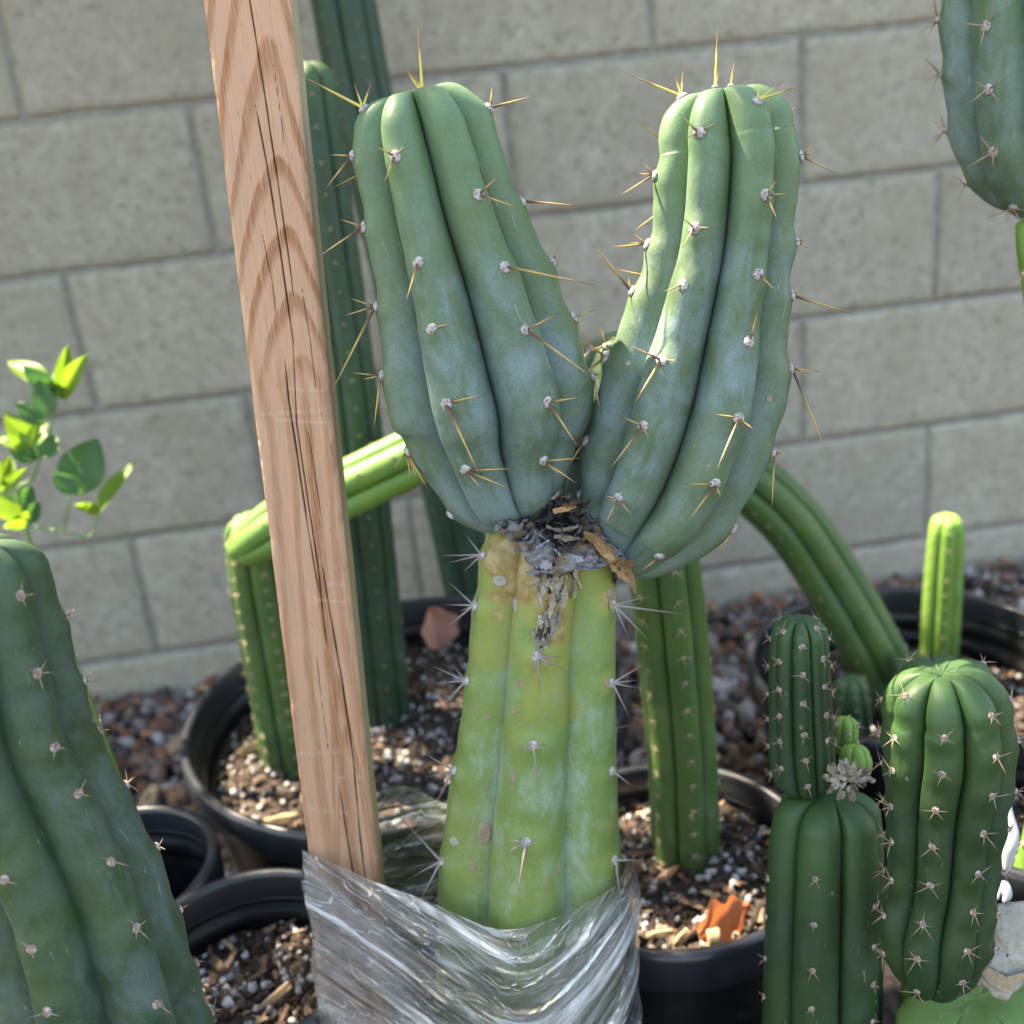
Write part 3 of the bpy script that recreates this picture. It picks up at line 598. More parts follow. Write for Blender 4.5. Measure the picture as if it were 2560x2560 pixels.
# ochre callus blotches on the old stem (world positions on its surface)
blobs = [(1285, 1400, 70, 1.0), (1300, 1450, 60, .9), (1262, 1360, 40, .9), (1250, 1490, 45, .65), (1240, 1540, 50, .5), (1375, 1530, 42, .95), (1385, 1575, 34, 1.0), (1375, 1470, 45, 1.0), (1360, 1640, 42, .8), (1358, 1700, 38, .85), (1350, 1745, 45, .5), (1420, 1450, 40, .5), (1190, 1640, 40, .4), (1400, 1760, 40, .5), (1530, 1500, 30, .7), (1525, 1708, 18, .6), (1540, 2050, 40, .3), (1330, 1330, 90, .9), (1450, 1350, 90, .8), (1240, 1620, 50, .45)]
cal = np.zeros(SS.P.shape[:2])
for x, y, r, a in blobs:
    d = dz(y, .465, .533) if y < 1290 else np.interp(y, [1290, 2560], [.535, .637]); c = at(x, y, d - .034); R = 1.3 * r * d / F
    dd = SS.P - c; ax = AX[2]; dd = dd - (dd @ ax)[..., None] * ax * .35; cal = np.maximum(cal, a * np.exp(-((dd ** 2).sum(-1)) / (1.1 * R * R)))
o_stem = seg_object('stem', SS, M['stem'], mroot, {'callus': cal}); tag(o_stem, 'scarred yellow green old stem, tan corky patches')
SK = segment([(1462, 1330, .560, 60), (1472, 1262, .562, 78), (1496, 1180, .566, 96), (1530, 1060, .566, 112), (1560, 960, .562, 116), (1572, 925, .56, 112)], 6, .36, .5, .3, tip=.85, k=18, ds=.0014, wave=.04, seed=9, pitch=(.03, (), .1, .03, .01), bump=.001)
o_ka = seg_object('arm', SK, M['main'], mroot); tag(o_ka, 'short third arm hidden behind the fork'); add_areoles(SK, mroot, 'main', 'spine', (.008, .016), (2, 3))
o_la = seg_object('arm', SL, M['main'], mroot); tag(o_la, 'arm nearer the stake'); o_ra = seg_object('arm', SR, M['main'], mroot); tag(o_ra, 'arm farther from the stake')
add_areoles(SL, mroot, 'main', 'spine', (.008, .022), (2, 3), tipsp=(.93, 'spine_y')); add_areoles(SR, mroot, 'main', 'spine', (.008, .022), (2, 3), tipsp=(.93, 'spine_y')); add_areoles(SS, mroot, 'main', 'spine_o', (.008, .02), (2, 3))
# spines standing up on the growing tips
for (bx, by, dd_), tips in (((1061, 232, dz(232)), [(1005, 158), (1040, 205), (1030, 185)]), ((1788, 217, .470), [(1794, 66), (1797, 178)]), ((1826, 214, .470), [(1838, 148)])):
    p = at(bx, by, dd_); a = obj('areole', WOOL['main'][1], None, mroot, p - rootpos(mroot), None, (.6, .6, .6))
    for tp in tips:
        v = Vector(at(*tp, dd_ - .002) - p); l = v.length / .6; obj('spine', SPN['spine_y'], None, a, (0, 0, 0), v.to_track_quat('Z', 'Y'), (.0011, .0011, l))

# surface lookups for scars
def bvh_of(objs):
    V = []; Fc = []; off = 0
    for o in objs:
        o0 = np.array(o.parent.location) if o.parent else np.zeros(3); me = o.data; n = len(me.vertices); c = np.empty(n * 3, np.float32); me.vertices.foreach_get('co', c); c = c.reshape(-1, 3) + o0
        V += [tuple(v) for v in c]; Fc += [tuple(i + off for i in p.vertices) for p in me.polygons]; off += n
    return BVHTree.FromPolygons(V, Fc)
BVM = bvh_of([o_stem, o_la, o_ra])
def hit(x, y, bv=None):
    r = nrm(ray(x, y)); h = (bv or BVM).ray_cast(Vector(CW), Vector(r))
    return (np.array(h[0]), np.array(h[1])) if h[0] is not None else (None, None)
def cork(x, y, rx, ry, mat='cork', name='corky_scar', root=mroot, bv=None, lift=.0005, hgt=.25):
    p, nn = hit(x, y, bv)
    if p is None: return
    d = proj(p)[2]; a, b = rx * d / F, ry * d / F; seed = int(x + y); K = 20; rr = np.array([1, .93, .7, .35, .02]); zz = np.array([-.4, .3, .8, .35, .1])
    an = np.arange(K) * 2 * math.pi / K; w = 1 + .9 * (fbm(np.stack([np.cos(an) * 2.6 + seed, np.sin(an) * 2.6, an * 0], -1), seed)[None] - .47)
    V = np.stack([rr[:, None] * w * np.cos(an) * a, rr[:, None] * w * np.sin(an) * b, np.repeat(zz[:, None], K, 1) * hgt * min(a, b)], -1)
    V[..., 2] += (fbm(V * 900, seed) - .5) * .0006
    t2 = nrm(-AX[1] - (-AX[1] @ nn) * nn); t1 = np.cross(t2, nn); W_ = V[..., :1] * t1 + V[..., 1:2] * t2 + V[..., 2:3] * nn + p + nn * lift * .3 - rootpos(root)
    obj(name, mesh_np(name, W_.reshape(-1, 3), grid_faces(5, K)), M[mat], root)
for q in [(1174, 1777, 6, 7), (1219, 1793, 8, 7), (1285, 1778, 5, 11), (1307, 1808, 4, 5), (1283, 1943, 8, 15), (1281, 1971, 4, 6), (1216, 1966, 5, 6), (1213, 2085, 17, 36), (1182, 2166, 7, 16), (1397, 2167, 7, 15), (1170, 2255, 5, 6), (1522, 1709, 15, 13), (1305, 1705, 6, 11), (1291, 1710, 4, 5), (1531, 1497, 17, 42), (1541, 1634, 7, 7), (1180, 1652, 7, 6), (1215, 1487, 4, 6), (1922, 997, 9, 9), (1736, 1115, 4, 4), (1771, 1165, 4, 4), (1340, 1254, 7, 5), (1768, 1300, 3, 3)]: cork(*q)
for q in [(1134, 2104, 17, 12), (1288, 1512, 14, 19), (1250, 1453, 20, 15), (1570, 908, 7, 6), (1374, 1560, 20, 38), (1388, 1500, 16, 30)]: cork(*q, mat='callus')

# dried wound between the arms: dark base and papery husk
def inpoly(x, y, poly):
    c = False; j = len(poly) - 1
    for i in range(len(poly)):
        xi, yi = poly[i]; xj, yj = poly[j]
        if (yi > y) != (yj > y) and x < (xj - xi) * (y - yi) / (yj - yi) + xi: c = not c
        j = i
    return c
WP = [(1226, 1292), (1300, 1290), (1360, 1275), (1425, 1252), (1462, 1275), (1480, 1320), (1520, 1345), (1570, 1418), (1545, 1440), (1500, 1400), (1440, 1412), (1400, 1432), (1345, 1440), (1330, 1395), (1290, 1340)]
pts = {}; Vw = []; Fw = []; Cw_ = []; stp = 4
wc = at(1400, 1350, .50); pc = np.array([1405, 1345.])
for gx in range(1210, 1590, stp):
    for gy in range(1215, 1452, stp):
        if inpoly(gx, gy, WP):
            p, nn = hit(gx, gy)
            if p is None or np.linalg.norm(p - wc) > .055: p = at(gx, gy, .512); nn = nrm(CW - p)
            q3 = np.array([gx * .022 + .3 * math.sin(gy * .05), gy * .03, 0.]); r1 = 1 - abs(2 * fbm(q3 * 1.6, 4) / .94 - 1); r2_ = fbm(q3 * 5, 9); e_ = min(1, np.linalg.norm((np.array([gx, gy]) - pc) / np.array([110, 62])))
            pts[(gx, gy)] = len(Vw); Vw.append(p + nn * (.0075 * r1 ** 2 * (.25 + .75 * e_) + .003 * (r2_ - .4) + .0004) - rootpos(mroot))
            k1 = float(sstep(.25, .9, e_ * .75 + .7 * (r2_ - .47) + .25 * (r1 - .5))); tn = float(sstep(.5, .62, fbm(q3 * 2.3, 21)))
            Cw_.append(np.r_[(1 - k1) * np.array([.016, .012, .011]) + k1 * ((1 - tn) * np.array([.235, .22, .225]) + tn * np.array([.21, .145, .085])), 1])
for (gx, gy), i in pts.items():
    q = [(gx, gy), (gx + stp, gy), (gx + stp, gy + stp), (gx, gy + stp)]
    if all(k in pts for k in q): Fw.append([pts[k] for k in q][::-1])
obj('wound', mesh_np('wound', np.array(Vw), np.array(Fw), {'col': np.array(Cw_)}), M['husk'], mroot)
HV, HF, HC = [], [], []; off = 0
def flake(p, nn, L, wd, col, curl, direc=None):
    global off
    d = direc if direc is not None else rng.normal(size=3); d = nrm(d - (d @ nn) * nn * random.uniform(.3, 1)); b = nrm(np.cross(nn, d)); n2 = np.cross(d, b); a, c_ = 10, 6; V = []; sd = random.random() * 50; nz = fbm(np.array([[sd + i * .9, j * .9, 0.] for i in range(a) for j in range(c_)]), 3).reshape(a, c_) - .47; nw = fbm(np.array([[sd + i * 1.1, 7., 0.] for i in range(a)]), 8) - .47
    ph = random.random() * 6
    for i in range(a):
        t = i / (a - 1)
        for j in range(c_):
            u = j / (c_ - 1) - .5; ww = wd * (1 - .75 * abs(t - .45) ** 1.5 * 1.6) * (1 + 1.6 * nw[i])
            V.append(p + d * L * (t - .3) + b * ww * u + n2 * (curl * L * (t - .3) ** 2 * 1.6 + abs(u) * wd * .45 + .0009 + .35 * wd * nz[i, j] + .0025 * nz[i, j]))
    HV.append(np.array(V)); HF.append(grid_faces(a, c_, False) + off); HC.append(np.tile([*col, 1], (len(V), 1)) * np.array([*[random.uniform(.75, 1.25)] * 3, 1])); off += len(V)
cols = [(.20, .195, .20), (.30, .29, .30), (.085, .075, .07), (.035, .03, .028), (.24, .18, .13), (.38, .36, .36), (.015, .012, .012)]
for _ in range(170):
    while True:
        x, y = random.uniform(1215, 1570), random.uniform(1225, 1440)
        if inpoly(x, y, WP): break
    p, nn = hit(x, y)
    if p is None or np.linalg.norm(p - wc) > .055: p = at(x, y, .511); nn = nrm(CW - p)
    edge = 1.0 if (y > 1385 or x < 1320) else .5
    col = random.choice(cols[:3] + cols[4:6] if random.random() < edge * .6 else [cols[2], cols[3], cols[6], cols[3], cols[6], cols[0]])
    flake(p + nn * random.uniform(.0005, .004), nn, random.uniform(.003, .010), random.uniform(.0006, .0024), col, random.uniform(-.9, .9), AX[0] * random.uniform(.2, 1) * random.choice([1, 1, -1]) + AX[1] * random.uniform(-1, 1))
for (x, y, L, wd, c) in [(1500, 1398, .022, .0055, 1), (1462, 1402, .014, .006, 5), (1430, 1408, .012, .005, 0), (1400, 1405, .012, .005, 1), (1370, 1420, .012, .005, 0), (1480, 1325, .011, .005, 0), (1345, 1408, .012, .005, 1), (1320, 1380, .014, .004, 0), (1300, 1350, .012, .004, 2), (1250, 1300, .012, .005, 0), (1300, 1330, .020, .006, 2), (1385, 1345, .016, .004, 4), (1370, 1330, .015, .003, 4), (1400, 1360, .013, .003, 4), (1440, 1295, .018, .006, 4)]:
    p, nn = hit(x, y)
    if p is None or np.linalg.norm(p - wc) > .055: p = at(x, y, .509); nn = nrm(CW - p)
    flake(p + nn * .003, nn, L, wd, cols[c], random.uniform(-.6, .9), AX[0] + AX[1] * random.uniform(-.3, .5))
for k_ in range(46):                                         # cream strips and dark cracks running down the middle rib
    t_ = random.random(); x = 1372 + 18 * math.sin(t_ * 5) + random.gauss(0, 16 - 6 * t_); y = 1430 + 165 * t_
    p, nn = hit(x, y); flake(p + nn * .0006, nn, random.uniform(.004, .011), random.uniform(.0012, .0034), random.choice([(.42, .35, .23), (.36, .31, .24), (.26, .24, .22), (.46, .40, .28), (.40, .34, .24), (.06, .045, .035)]), random.uniform(-.4, .5), AX[0] * random.uniform(-.5, .5) + AX[1])
for (x, y, dx, dy, L) in [(1425, 1425, -.2, 1, .012), (1440, 1435, .3, 1, .014), (1432, 1408, .5, -.8, .010), (1436, 1450, .1, 1, .010)]:
    p, nn = hit(x, y); flake(p + nn * .002, nn, L, .0026, (.36, .31, .2), .6, AX[0] * dx + AX[1] * dy)
for (x, y, dx, dy, L) in [(1540, 1425, 1, .9, .012), (1560, 1430, .6, 1, .014), (1555, 1405, 1, .2, .010), (1500, 1372, 1, .8, .012), (1520, 1400, .8, 1, .010), (1575, 1440, .3, 1, .012), (1475, 1345, 1, .6, .010), (1420, 1262, 1, -.3, .010), (1400, 1275, 1, -.2, .012)]:
    flake(at(x, y, .5035), nrm(CW - at(x, y, .5)), L, random.uniform(.0016, .0034), random.choice([(.22, .12, .045), (.13, .07, .03), (.32, .2, .09)]), random.uniform(-.8, .8), AX[0] * dx + AX[1] * dy)
h = obj('dried_husk', mesh_np('dried_husk', np.vstack(HV) - rootpos(mroot), np.vstack(HF), {'col': np.vstack(HC)}), M['husk'], mroot); tag(h, 'torn grey papery husk around the dark wound', kind='stuff')
# brown dried ridge between the wound and the arm farther from the stake
rd = catmull([np.r_[at(1462, 1330, .507), .0012], np.r_[at(1490, 1352, .505), .0028], np.r_[at(1525, 1388, .505), .0034], np.r_[at(1552, 1418, .507), .0030], np.r_[at(1578, 1428, .510), .0008]], 16)
K = 14; an = np.arange(K) * 6.283 / K; T = nrm(np.gradient(rd[:, :3], axis=0)); b1 = nrm(np.cross(T, AX[2])); b2 = np.cross(T, b1)
Q = rd[:, None, :3] + rd[:, 3][:, None, None] * (np.cos(an)[None, :, None] * b1[:, None] * .8 + np.sin(an)[None, :, None] * b2[:, None])
V = Q + (Q - rd[:, None, :3]) * (1.6 * (fbm(Q * 420, 6)[..., None] - .45))
obj('dried_ridge', mesh_np('dried_ridge', V.reshape(-1, 3) - rootpos(mroot), grid_faces(len(rd), K)), mat_flat('brown_dried_skin', (.25, .135, .05), .7, .75, 330, 1.0), mroot)

# ------------------------------------------------------------------ wooden stake
A0 = at(588, -260, .452); A1 = at(862, 2180, .592); Tk = nrm(A1 - A0); A1 = A0 + Tk * ((A0[2] - .165) / -Tk[2]); SLn = np.linalg.norm(A1 - A0)
Nk = -AX[2] + AX[0] * .09; Nk = nrm(Nk - (Nk @ Tk) * Tk); Xk = nrm(np.cross(Nk, Tk)); Xk = Xk if Xk @ AX[0] > 0 else -Xk
SWD = .0385
sroot = thing('wooden_stake', A1, 'square reddish wooden stake with dark cracks beside the big cactus', 'stake')
nu, nv = 150, 1100
u = np.linspace(0, 1, nu); v = np.linspace(0, SLn, nv); U, Vv = np.meshgrid(u, v)
Pf = A0 + Tk * Vv[..., None] + Xk * ((U - .5) * SWD)[..., None]; pyv = proj(Pf)[..., 1]   # photo row of each point, to lay out the growth rings along the length
yv = pyv; uu = U + .03 * np.sin(yv / 310) + .04 * (fbm(np.stack([U * 2, yv / 400, U * 0], -1), 2) - .5)
# cathedral arches in the upper half, wavy lines below
u0 = .69 - .02 * np.sin(yv / 300); du = uu - u0
arch = 2.0 * np.sqrt(du ** 2 + .010) + 3.2 * np.clip(-du - .22, 0, 1) ** 2 + 2.0 * np.clip(du - .12, 0, 1) - .2
seq = np.interp(yv, [-700, 85, 380, 560, 715, 860, 960, 1150, 1400, 1700, 2000, 2300, 3000], [-2.4, 0, 1, 2, 3, 3.9, 4.6, 5.0, 5.2, 5.6, 6.1, 6.4, 7])
phs = seq - arch + .30 * (fbm(np.stack([U * 2.2, yv / 240, U * 0], -1), 7) - .5) + .08 * (fbm(np.stack([U * 16, yv / 60, U * 0], -1), 17) - .5)
fr = phs - np.floor(phs)
late = sstep(.0, .10, fr) * (1 - sstep(.22, .50, fr))
lines = .5 + .5 * np.sin((uu * 3.6 + .25 * np.sin(yv / 260 + uu * 3) + .4 * (fbm(np.stack([U * 5, yv / 230, U * 0], -1), 9) - .5)) * 2 * math.pi)
lines = sstep(.45, .95, lines) * .6
w2 = sstep(800, 1050, yv); la = sstep(.25, .0, U) * .0
grain = late * (1 - w2) + lines * w2 + .55 * w2 * np.exp(-((uu - .63) / .09) ** 2) * sstep(900, 1200, yv)
for (ax_, ay_, hh) in ((.66, 1660, 190), (.72, 1800, 120)):
    dist = (yv - ay_) / hh - ((uu - ax_) / .17) ** 2 * 1.0
    grain = np.maximum(grain, sstep(-.02, .18, dist) * (1 - sstep(.3, .95, dist)) * (np.abs(uu - ax_) < .42) * .9)
grain = np.clip(grain * (.75 + .5 * fbm(np.stack([U * 14, yv / 40, U * 0], -1), 12)), 0, 1)
crack = np.zeros_like(U)
def add_crack(pl, wdt, seed):
    global crack
    ys, us = np.array(pl).T; uc = np.interp(yv[:, nu // 2], ys, us)[:, None] + .010 * (fbm(np.stack([yv / 140, yv * 0, yv * 0 + seed], -1), seed) - .5)
    inr = sstep(ys[0], ys[0] + 60, yv) * (1 - sstep(ys[-1] - 60, ys[-1], yv)); ww = wdt * .55 * (.12 + 1.75 * fbm(np.stack([yv / 70, yv * 0, yv * 0 + seed], -1), seed + 1)) * inr + 1e-5
    crack = np.maximum(crack, np.exp(-((U - uc) / ww) ** 2) * (inr > .02))
add_crack([(-300, .50), (0, .53), (120, .56), (420, .62), (700, .67), (760, .66)], .011, 1)
add_crack([(250, .46), (420, .52), (620, .565), (850, .60), (1060, .53), (1200, .555), (1420, .60), (1640, .60)], .013, 2)
add_crack([(880, .47), (1000, .46), (1100, .48), (1300, .52), (1500, .58)], .013, 3)
add_crack([(1400, .66), (1500, .68), (1700, .76), (1900, .80), (2100, .78), (2300, .80)], .015, 4)
add_crack([(1950, .56), (2050, .58), (2200, .62), (2400, .63)], .012, 5); add_crack([(150, .72), (300, .75), (420, .76)], .006, 6); add_crack([(560, .36), (700, .42), (820, .43)], .006, 7); add_crack([(1060, .66), (1200, .70), (1330, .72)], .006, 8); add_crack([(1600, .45), (1750, .44), (1900, .47)], .005, 9); add_crack([(700, .78), (850, .82), (1000, .83)], .005, 10)
scuff = np.zeros_like(U)
for (yy, a, b, s) in ((972, .35, .97, 1), (1030, .1, .97, -1), (1052, .25, 1, 1), (1500, .5, .95, 1), (1880, .0, .7, -1), (1945, .55, .9, -1), (2030, .05, .7, 1), (1465, .7, .95, -1)):
    scuff = np.maximum(scuff, np.exp(-((yv - yy - s * 12 * (U - .5) - 6 * (fbm(np.stack([U * 9, U * 0, U * 0 + yy], -1)) - .5)) / 3.2) ** 2) * (U > a) * (U < b) * sstep(.30, .62, fbm(np.stack([U * 60, U * 0, U * 0 + yy], -1))))
ed = np.minimum(U, 1 - U) * SWD; dep = -crack * .0018 - np.clip(.0012 - ed, 0, 1) * .6 - .0022 * np.clip(.0026 - ed, 0, 1) / .0026 * fbm(np.stack([U * 0 + (U > .5) * 9, yv / 45, U * 0], -1), 31) ** 2 * 2 + .00025 * grain
Pf = Pf + Nk * dep[..., None]
V = [Pf.reshape(-1, 3)]; Fq = [grid_faces(nv, nu, False)]; at1 = {'grain': [grain.ravel()], 'crack': [crack.ravel()], 'scuff': [scuff.ravel() * .42], 'side': [np.zeros(nu * nv)], 'suv': [np.stack([U * SWD, Vv, U * 0], -1).reshape(-1, 3)]}; off = nu * nv
cor = [Pf[:, -1], None, None, Pf[:, 0]]
nb = 24
path = [Pf[:, -1] + (-Nk) * (SWD * t) + Xk * (.0006 * math.sin(t * 9)) for t in np.linspace(0, 1, nb)] + [Pf[:, -1] - Nk * SWD + (Pf[:, 0] - Pf[:, -1]) * t for t in np.linspace(.05, 1, nb)] + [Pf[:, 0] - Nk * (SWD * (1 - t)) for t in np.linspace(.05, 1, nb)]
G = np.stack(path, 1); kk = G.shape[1]; G[:, 1:-1] += (Xk * .0007) * (fbm(G[:, 1:-1] * np.array([300, 300, 60]), 5)[..., None] - .5)
V.append(G.reshape(-1, 3)); Fq.append(grid_faces(nv, kk, False)[:, ::-1] + off)
for k_, x in (('grain', .2), ('crack', 0), ('scuff', 0), ('side', 1)): at1[k_].append(np.full(kk * nv, x))
at1['suv'].append(np.stack([np.repeat(np.linspace(0, 3 * SWD, kk)[None], nv, 0), np.repeat(v[:, None], kk, 1), np.ones((nv, kk))], -1).reshape(-1, 3))
so_ = obj('shaft', mesh_np('shaft', np.vstack(V) - A1, np.vstack(Fq), {k_: np.concatenate(x) for k_, x in at1.items()}), M['stake'], sroot)

# ------------------------------------------------------------------ stretch film round stake and stem
wroot = thing('plastic_wrap', (.445, -.97, .20), 'clear wrinkled stretch film binding stem and stake together', 'plastic wrap')
SCn, SRn = SS.C, np.linalg.norm(SS.P[:, SS.cc(0)] - SS.C, axis=1)
def hull(P):
    P = sorted(map(tuple, P)); lo = []; hi = []
    cr = lambda o, a, b: (a[0] - o[0]) * (b[1] - o[1]) - (a[1] - o[1]) * (b[0] - o[0])
    for p in P:
        while len(lo) > 1 and cr(lo[-2], lo[-1], p) <= 0: lo.pop()
        lo.append(p)
    for p in P[::-1]:
        while len(hi) > 1 and cr(hi[-2], hi[-1], p) <= 0: hi.pop()
        hi.append(p)
    return np.array(lo[:-1] + hi[:-1])
def film_ring(z, ex, N):
    t = (A0[2] - z) / -Tk[2]; c = A0 + Tk * t; xk = Xk[:2] / np.linalg.norm(Xk[:2]); yk = np.array([xk[1], -xk[0]]); yk = yk if yk @ Nk[:2] > 0 else -yk
    h = SWD / 2 + ex; r4 = [c[:2] + xk * a * h + yk * b for a in (-1, 1) for b in (ex, -SWD - ex)]
    si = int(np.argmin(np.abs(SCn[:, 2] - z))); cc_ = SCn[si][:2]; rr = SRn[si] + ex; an = np.arange(72) * 6.283 / 72
    H = hull(r4 + [cc_ + rr * np.array([math.cos(a), math.sin(a)]) for a in an])
    i0 = int(np.argmax(H[:, 1])); H = np.roll(H, -i0, 0); H = np.vstack([H, H[:1]]); L = np.r_[0, np.cumsum(np.linalg.norm(np.diff(H, axis=0), axis=1))]
    q = np.linspace(0, L[-1], N, endpoint=False); P = np.stack([np.interp(q, L, H[:, 0]), np.interp(q, L, H[:, 1])], -1)
    for _ in range(5): P = .5 * P + .25 * (np.roll(P, 1, 0) + np.roll(P, -1, 0))
    return P, L[-1]
def film(ex, topfn, seed, zb=.205, N=620, rows=230, amp=.0024):
    R0, Lg = film_ring(.30, ex, N)
    base3 = np.c_[R0, np.full(N, .30)]; px = proj(base3)[:, 0]; front = R0[:, 1] < np.interp(px, [760, 1600], [R0[:, 1].min() * .5 + R0[:, 1].max() * .5] * 2)
    zt = np.array([topfn(px[i], front[i], R0[i]) for i in range(N)]); ker = np.ones(15) / 15
    for _ in range(2): zt = np.convolve(np.r_[zt[-14:], zt, zt[:14]], ker, 'same')[14:-14]
    a = np.arange(N) / N * Lg; tt = np.linspace(0, 1, rows) ** .92; zl = np.linspace(zb, zt.max() + .001, 60); RZ = np.array([film_ring(z, ex, N)[0] for z in zl])
    Z = zb + (zt - zb)[None] * tt[:, None]; P = np.empty((rows, N, 3)); fi = (Z - zl[0]) / (zl[1] - zl[0]); i0 = np.clip(fi.astype(int), 0, 58); f = (fi - i0)[..., None]; jj = np.arange(N)[None]
    P[..., :2] = RZ[i0, jj] * (1 - f) + RZ[i0 + 1, jj] * f; P[..., 2] = Z
    pxn = np.clip((px - 770) / 830, 0, 1); g = np.where(front, .12 * (np.sqrt((pxn - .66) ** 2 + .012) - .11) * np.where(pxn < .66, 1.0, 1.35), .02 * np.sin(a * 20))
    zp = Z - g[None] + .006 * (fbm(np.stack(np.broadcast_arrays(a[None] * 14, Z * 14, np.zeros((1, 1)) + seed), -1), seed) - .5)
    aa = np.broadcast_to(a[None], Z.shape)
    w1 = fbm(np.stack([aa * 9, zp * 62, aa * 0 + seed], -1), seed, 3); w2 = fbm(np.stack([aa * 26, zp * 150, aa * 0 + seed], -1), seed + 3, 2); w3 = vnoise(np.stack([aa * 30, zp * 60, aa * 0 + seed], -1), seed + 9)
    ridge = 1 - np.abs(2 * w1 / .875 - 1); r2 = 1 - np.abs(2 * w2 / .75 - 1); wr = ridge ** 2 * (.2 + .8 * w3) + .18 * r2 ** 3 * w3
    edge = np.exp(-((1 - tt) / .012) ** 2)[:, None]
    dx = np.roll(P, -1, 1) - np.roll(P, 1, 1); nn = nrm(np.stack([dx[..., 1], -dx[..., 0], dx[..., 2] * 0], -1)); ctr = P.mean(1, keepdims=True); s = np.sign(((P - ctr) * nn).sum(-1, keepdims=True)); nn = nn * s
    P = P + nn * (amp * wr + .0012 * (w3 - .5) + .0005 * edge)[..., None]
    me = mesh_np('film_layer', P.reshape(-1, 3) - rootpos(wroot), grid_faces(rows, N), {'w': np.clip(wr * .8 + .35 * edge, 0, 1).ravel(), 'uvv': np.stack([aa, zp, aa * 0 + seed], -1).reshape(-1, 3)})
    obj('film_layer', me, M['film'], wroot)
def ztop_px(pts, d):
    xs, ys = np.array(pts).T
    return lambda x: at(x, np.interp(x, xs, ys), d)[2]
f1 = ztop_px([(770, 2142), (850, 2172), (960, 2205), (1100, 2228), (1250, 2258), (1330, 2245), (1430, 2212), (1560, 2188), (1600, 2150)], .565)
b1_ = ztop_px([(770, 2100), (900, 2000), (960, 1945), (1040, 1950), (1090, 2010), (1200, 2060), (1600, 2120)], .64)
f2 = ztop_px([(770, 2330), (900, 2400), (1100, 2440), (1300, 2470), (1450, 2400), (1600, 2330)], .565)
b2_ = ztop_px([(770, 2200), (1600, 2230)], .64)
f3 = ztop_px([(770, 2225), (900, 2290), (1020, 2360), (1150, 2420), (1300, 2440), (1450, 2330), (1600, 2260)], .565)
film(.0022, lambda x, f, p: f1(x) if f else b1_(x), 2)
film(.0034, lambda x, f, p: f3(x) if f else b2_(x), 11, amp=.0032)

# ------------------------------------------------------------------ the other cacti
def cactus(name, label, segs, base, group=None):
    """segs: (part name, Seg, mat, areole style kwargs)"""
    r = thing(name, base, label, 'cactus', group); out = []
    for pn, S, mt, kw in segs:
        out.append(seg_object(pn, S, M[mt], r)); add_areoles(S, r, **kw)
    return r, out
small = dict(wool='front', sp='spine_p', L=(.004, .0085), nsp=(2, 4), w=.00034)
# big leaning column, bottom left
S = segment([(375, 2900, .50, 236), (276, 2560, .47, 228), (228, 2381, .459, 223), (180, 2234, .452, 218), (118, 2092, .443, 212), (34, 1900, .432, 204), (-8, 1696, .42, 190), (-32, 1527, .411, 170), (-44, 1440, .406, 156)], 6, .36, 1.1, math.radians(28), tip=.62, k=22, ds=.0013, wave=.012, seed=14, bump=.0009, pitch=(.0315, (), .12, .02, .012), dimple=.1)
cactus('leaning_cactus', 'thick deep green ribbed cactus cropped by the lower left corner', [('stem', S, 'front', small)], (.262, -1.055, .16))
# columns in and behind the largest pot
S = segment([(1205, 1625, 1.50, 66), (1150, 1350, 1.42, 68), (1040, 850, 1.30, 72), (905, 250, 1.21, 80), (850, -40, 1.17, 82), (815, -220, 1.15, 80)], 6, .26, .6, .3, tip=.8, k=14, ds=.003, wave=.03, seed=21, pitch=(.030, (), .15, .02, .02))
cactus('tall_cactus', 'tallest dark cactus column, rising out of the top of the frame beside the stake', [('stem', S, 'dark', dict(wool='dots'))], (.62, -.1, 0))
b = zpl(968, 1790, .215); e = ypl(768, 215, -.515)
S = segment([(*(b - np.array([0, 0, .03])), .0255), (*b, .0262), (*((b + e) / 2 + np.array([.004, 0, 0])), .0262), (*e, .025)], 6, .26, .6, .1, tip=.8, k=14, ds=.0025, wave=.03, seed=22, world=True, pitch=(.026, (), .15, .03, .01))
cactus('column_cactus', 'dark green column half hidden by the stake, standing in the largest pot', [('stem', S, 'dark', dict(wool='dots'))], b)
S = segment([(735, 1960, 1.0, 66), (718, 1870, .985, 70), (690, 1700, .96, 72), (655, 1500, .93, 76), (632, 1360, .905, 68), (624, 1335, .90, 60)], 6, .30, .6, .2, tip=.9, k=14, ds=.0022, wave=.03, seed=23, pitch=(.016, (), .15, .03, .004))
S2 = segment([(596, 1378, .885, 40), (625, 1362, .88, 56), (690, 1320, .872, 70), (800, 1258, .865, 76), (930, 1196, .86, 76), (1080, 1122, .86, 76), (1230, 1040, .87, 70), (1270, 1015, .872, 60)], 5, .36, .55, 2.2, tip=.9, k=14, ds=.0022, wave=.03, seed=24, pitch=(.03, (), .15, .03, .01), base_d=.3)
r, _ = cactus('branching_cactus', 'sunlit green cactus whose bright branch reaches sideways behind the stake', [('stem', S, 'mid', dict(wool='fuzzy')), ('branch', S2, 'bright', dict(wool='dots'))], at(735, 1960, 1.0))
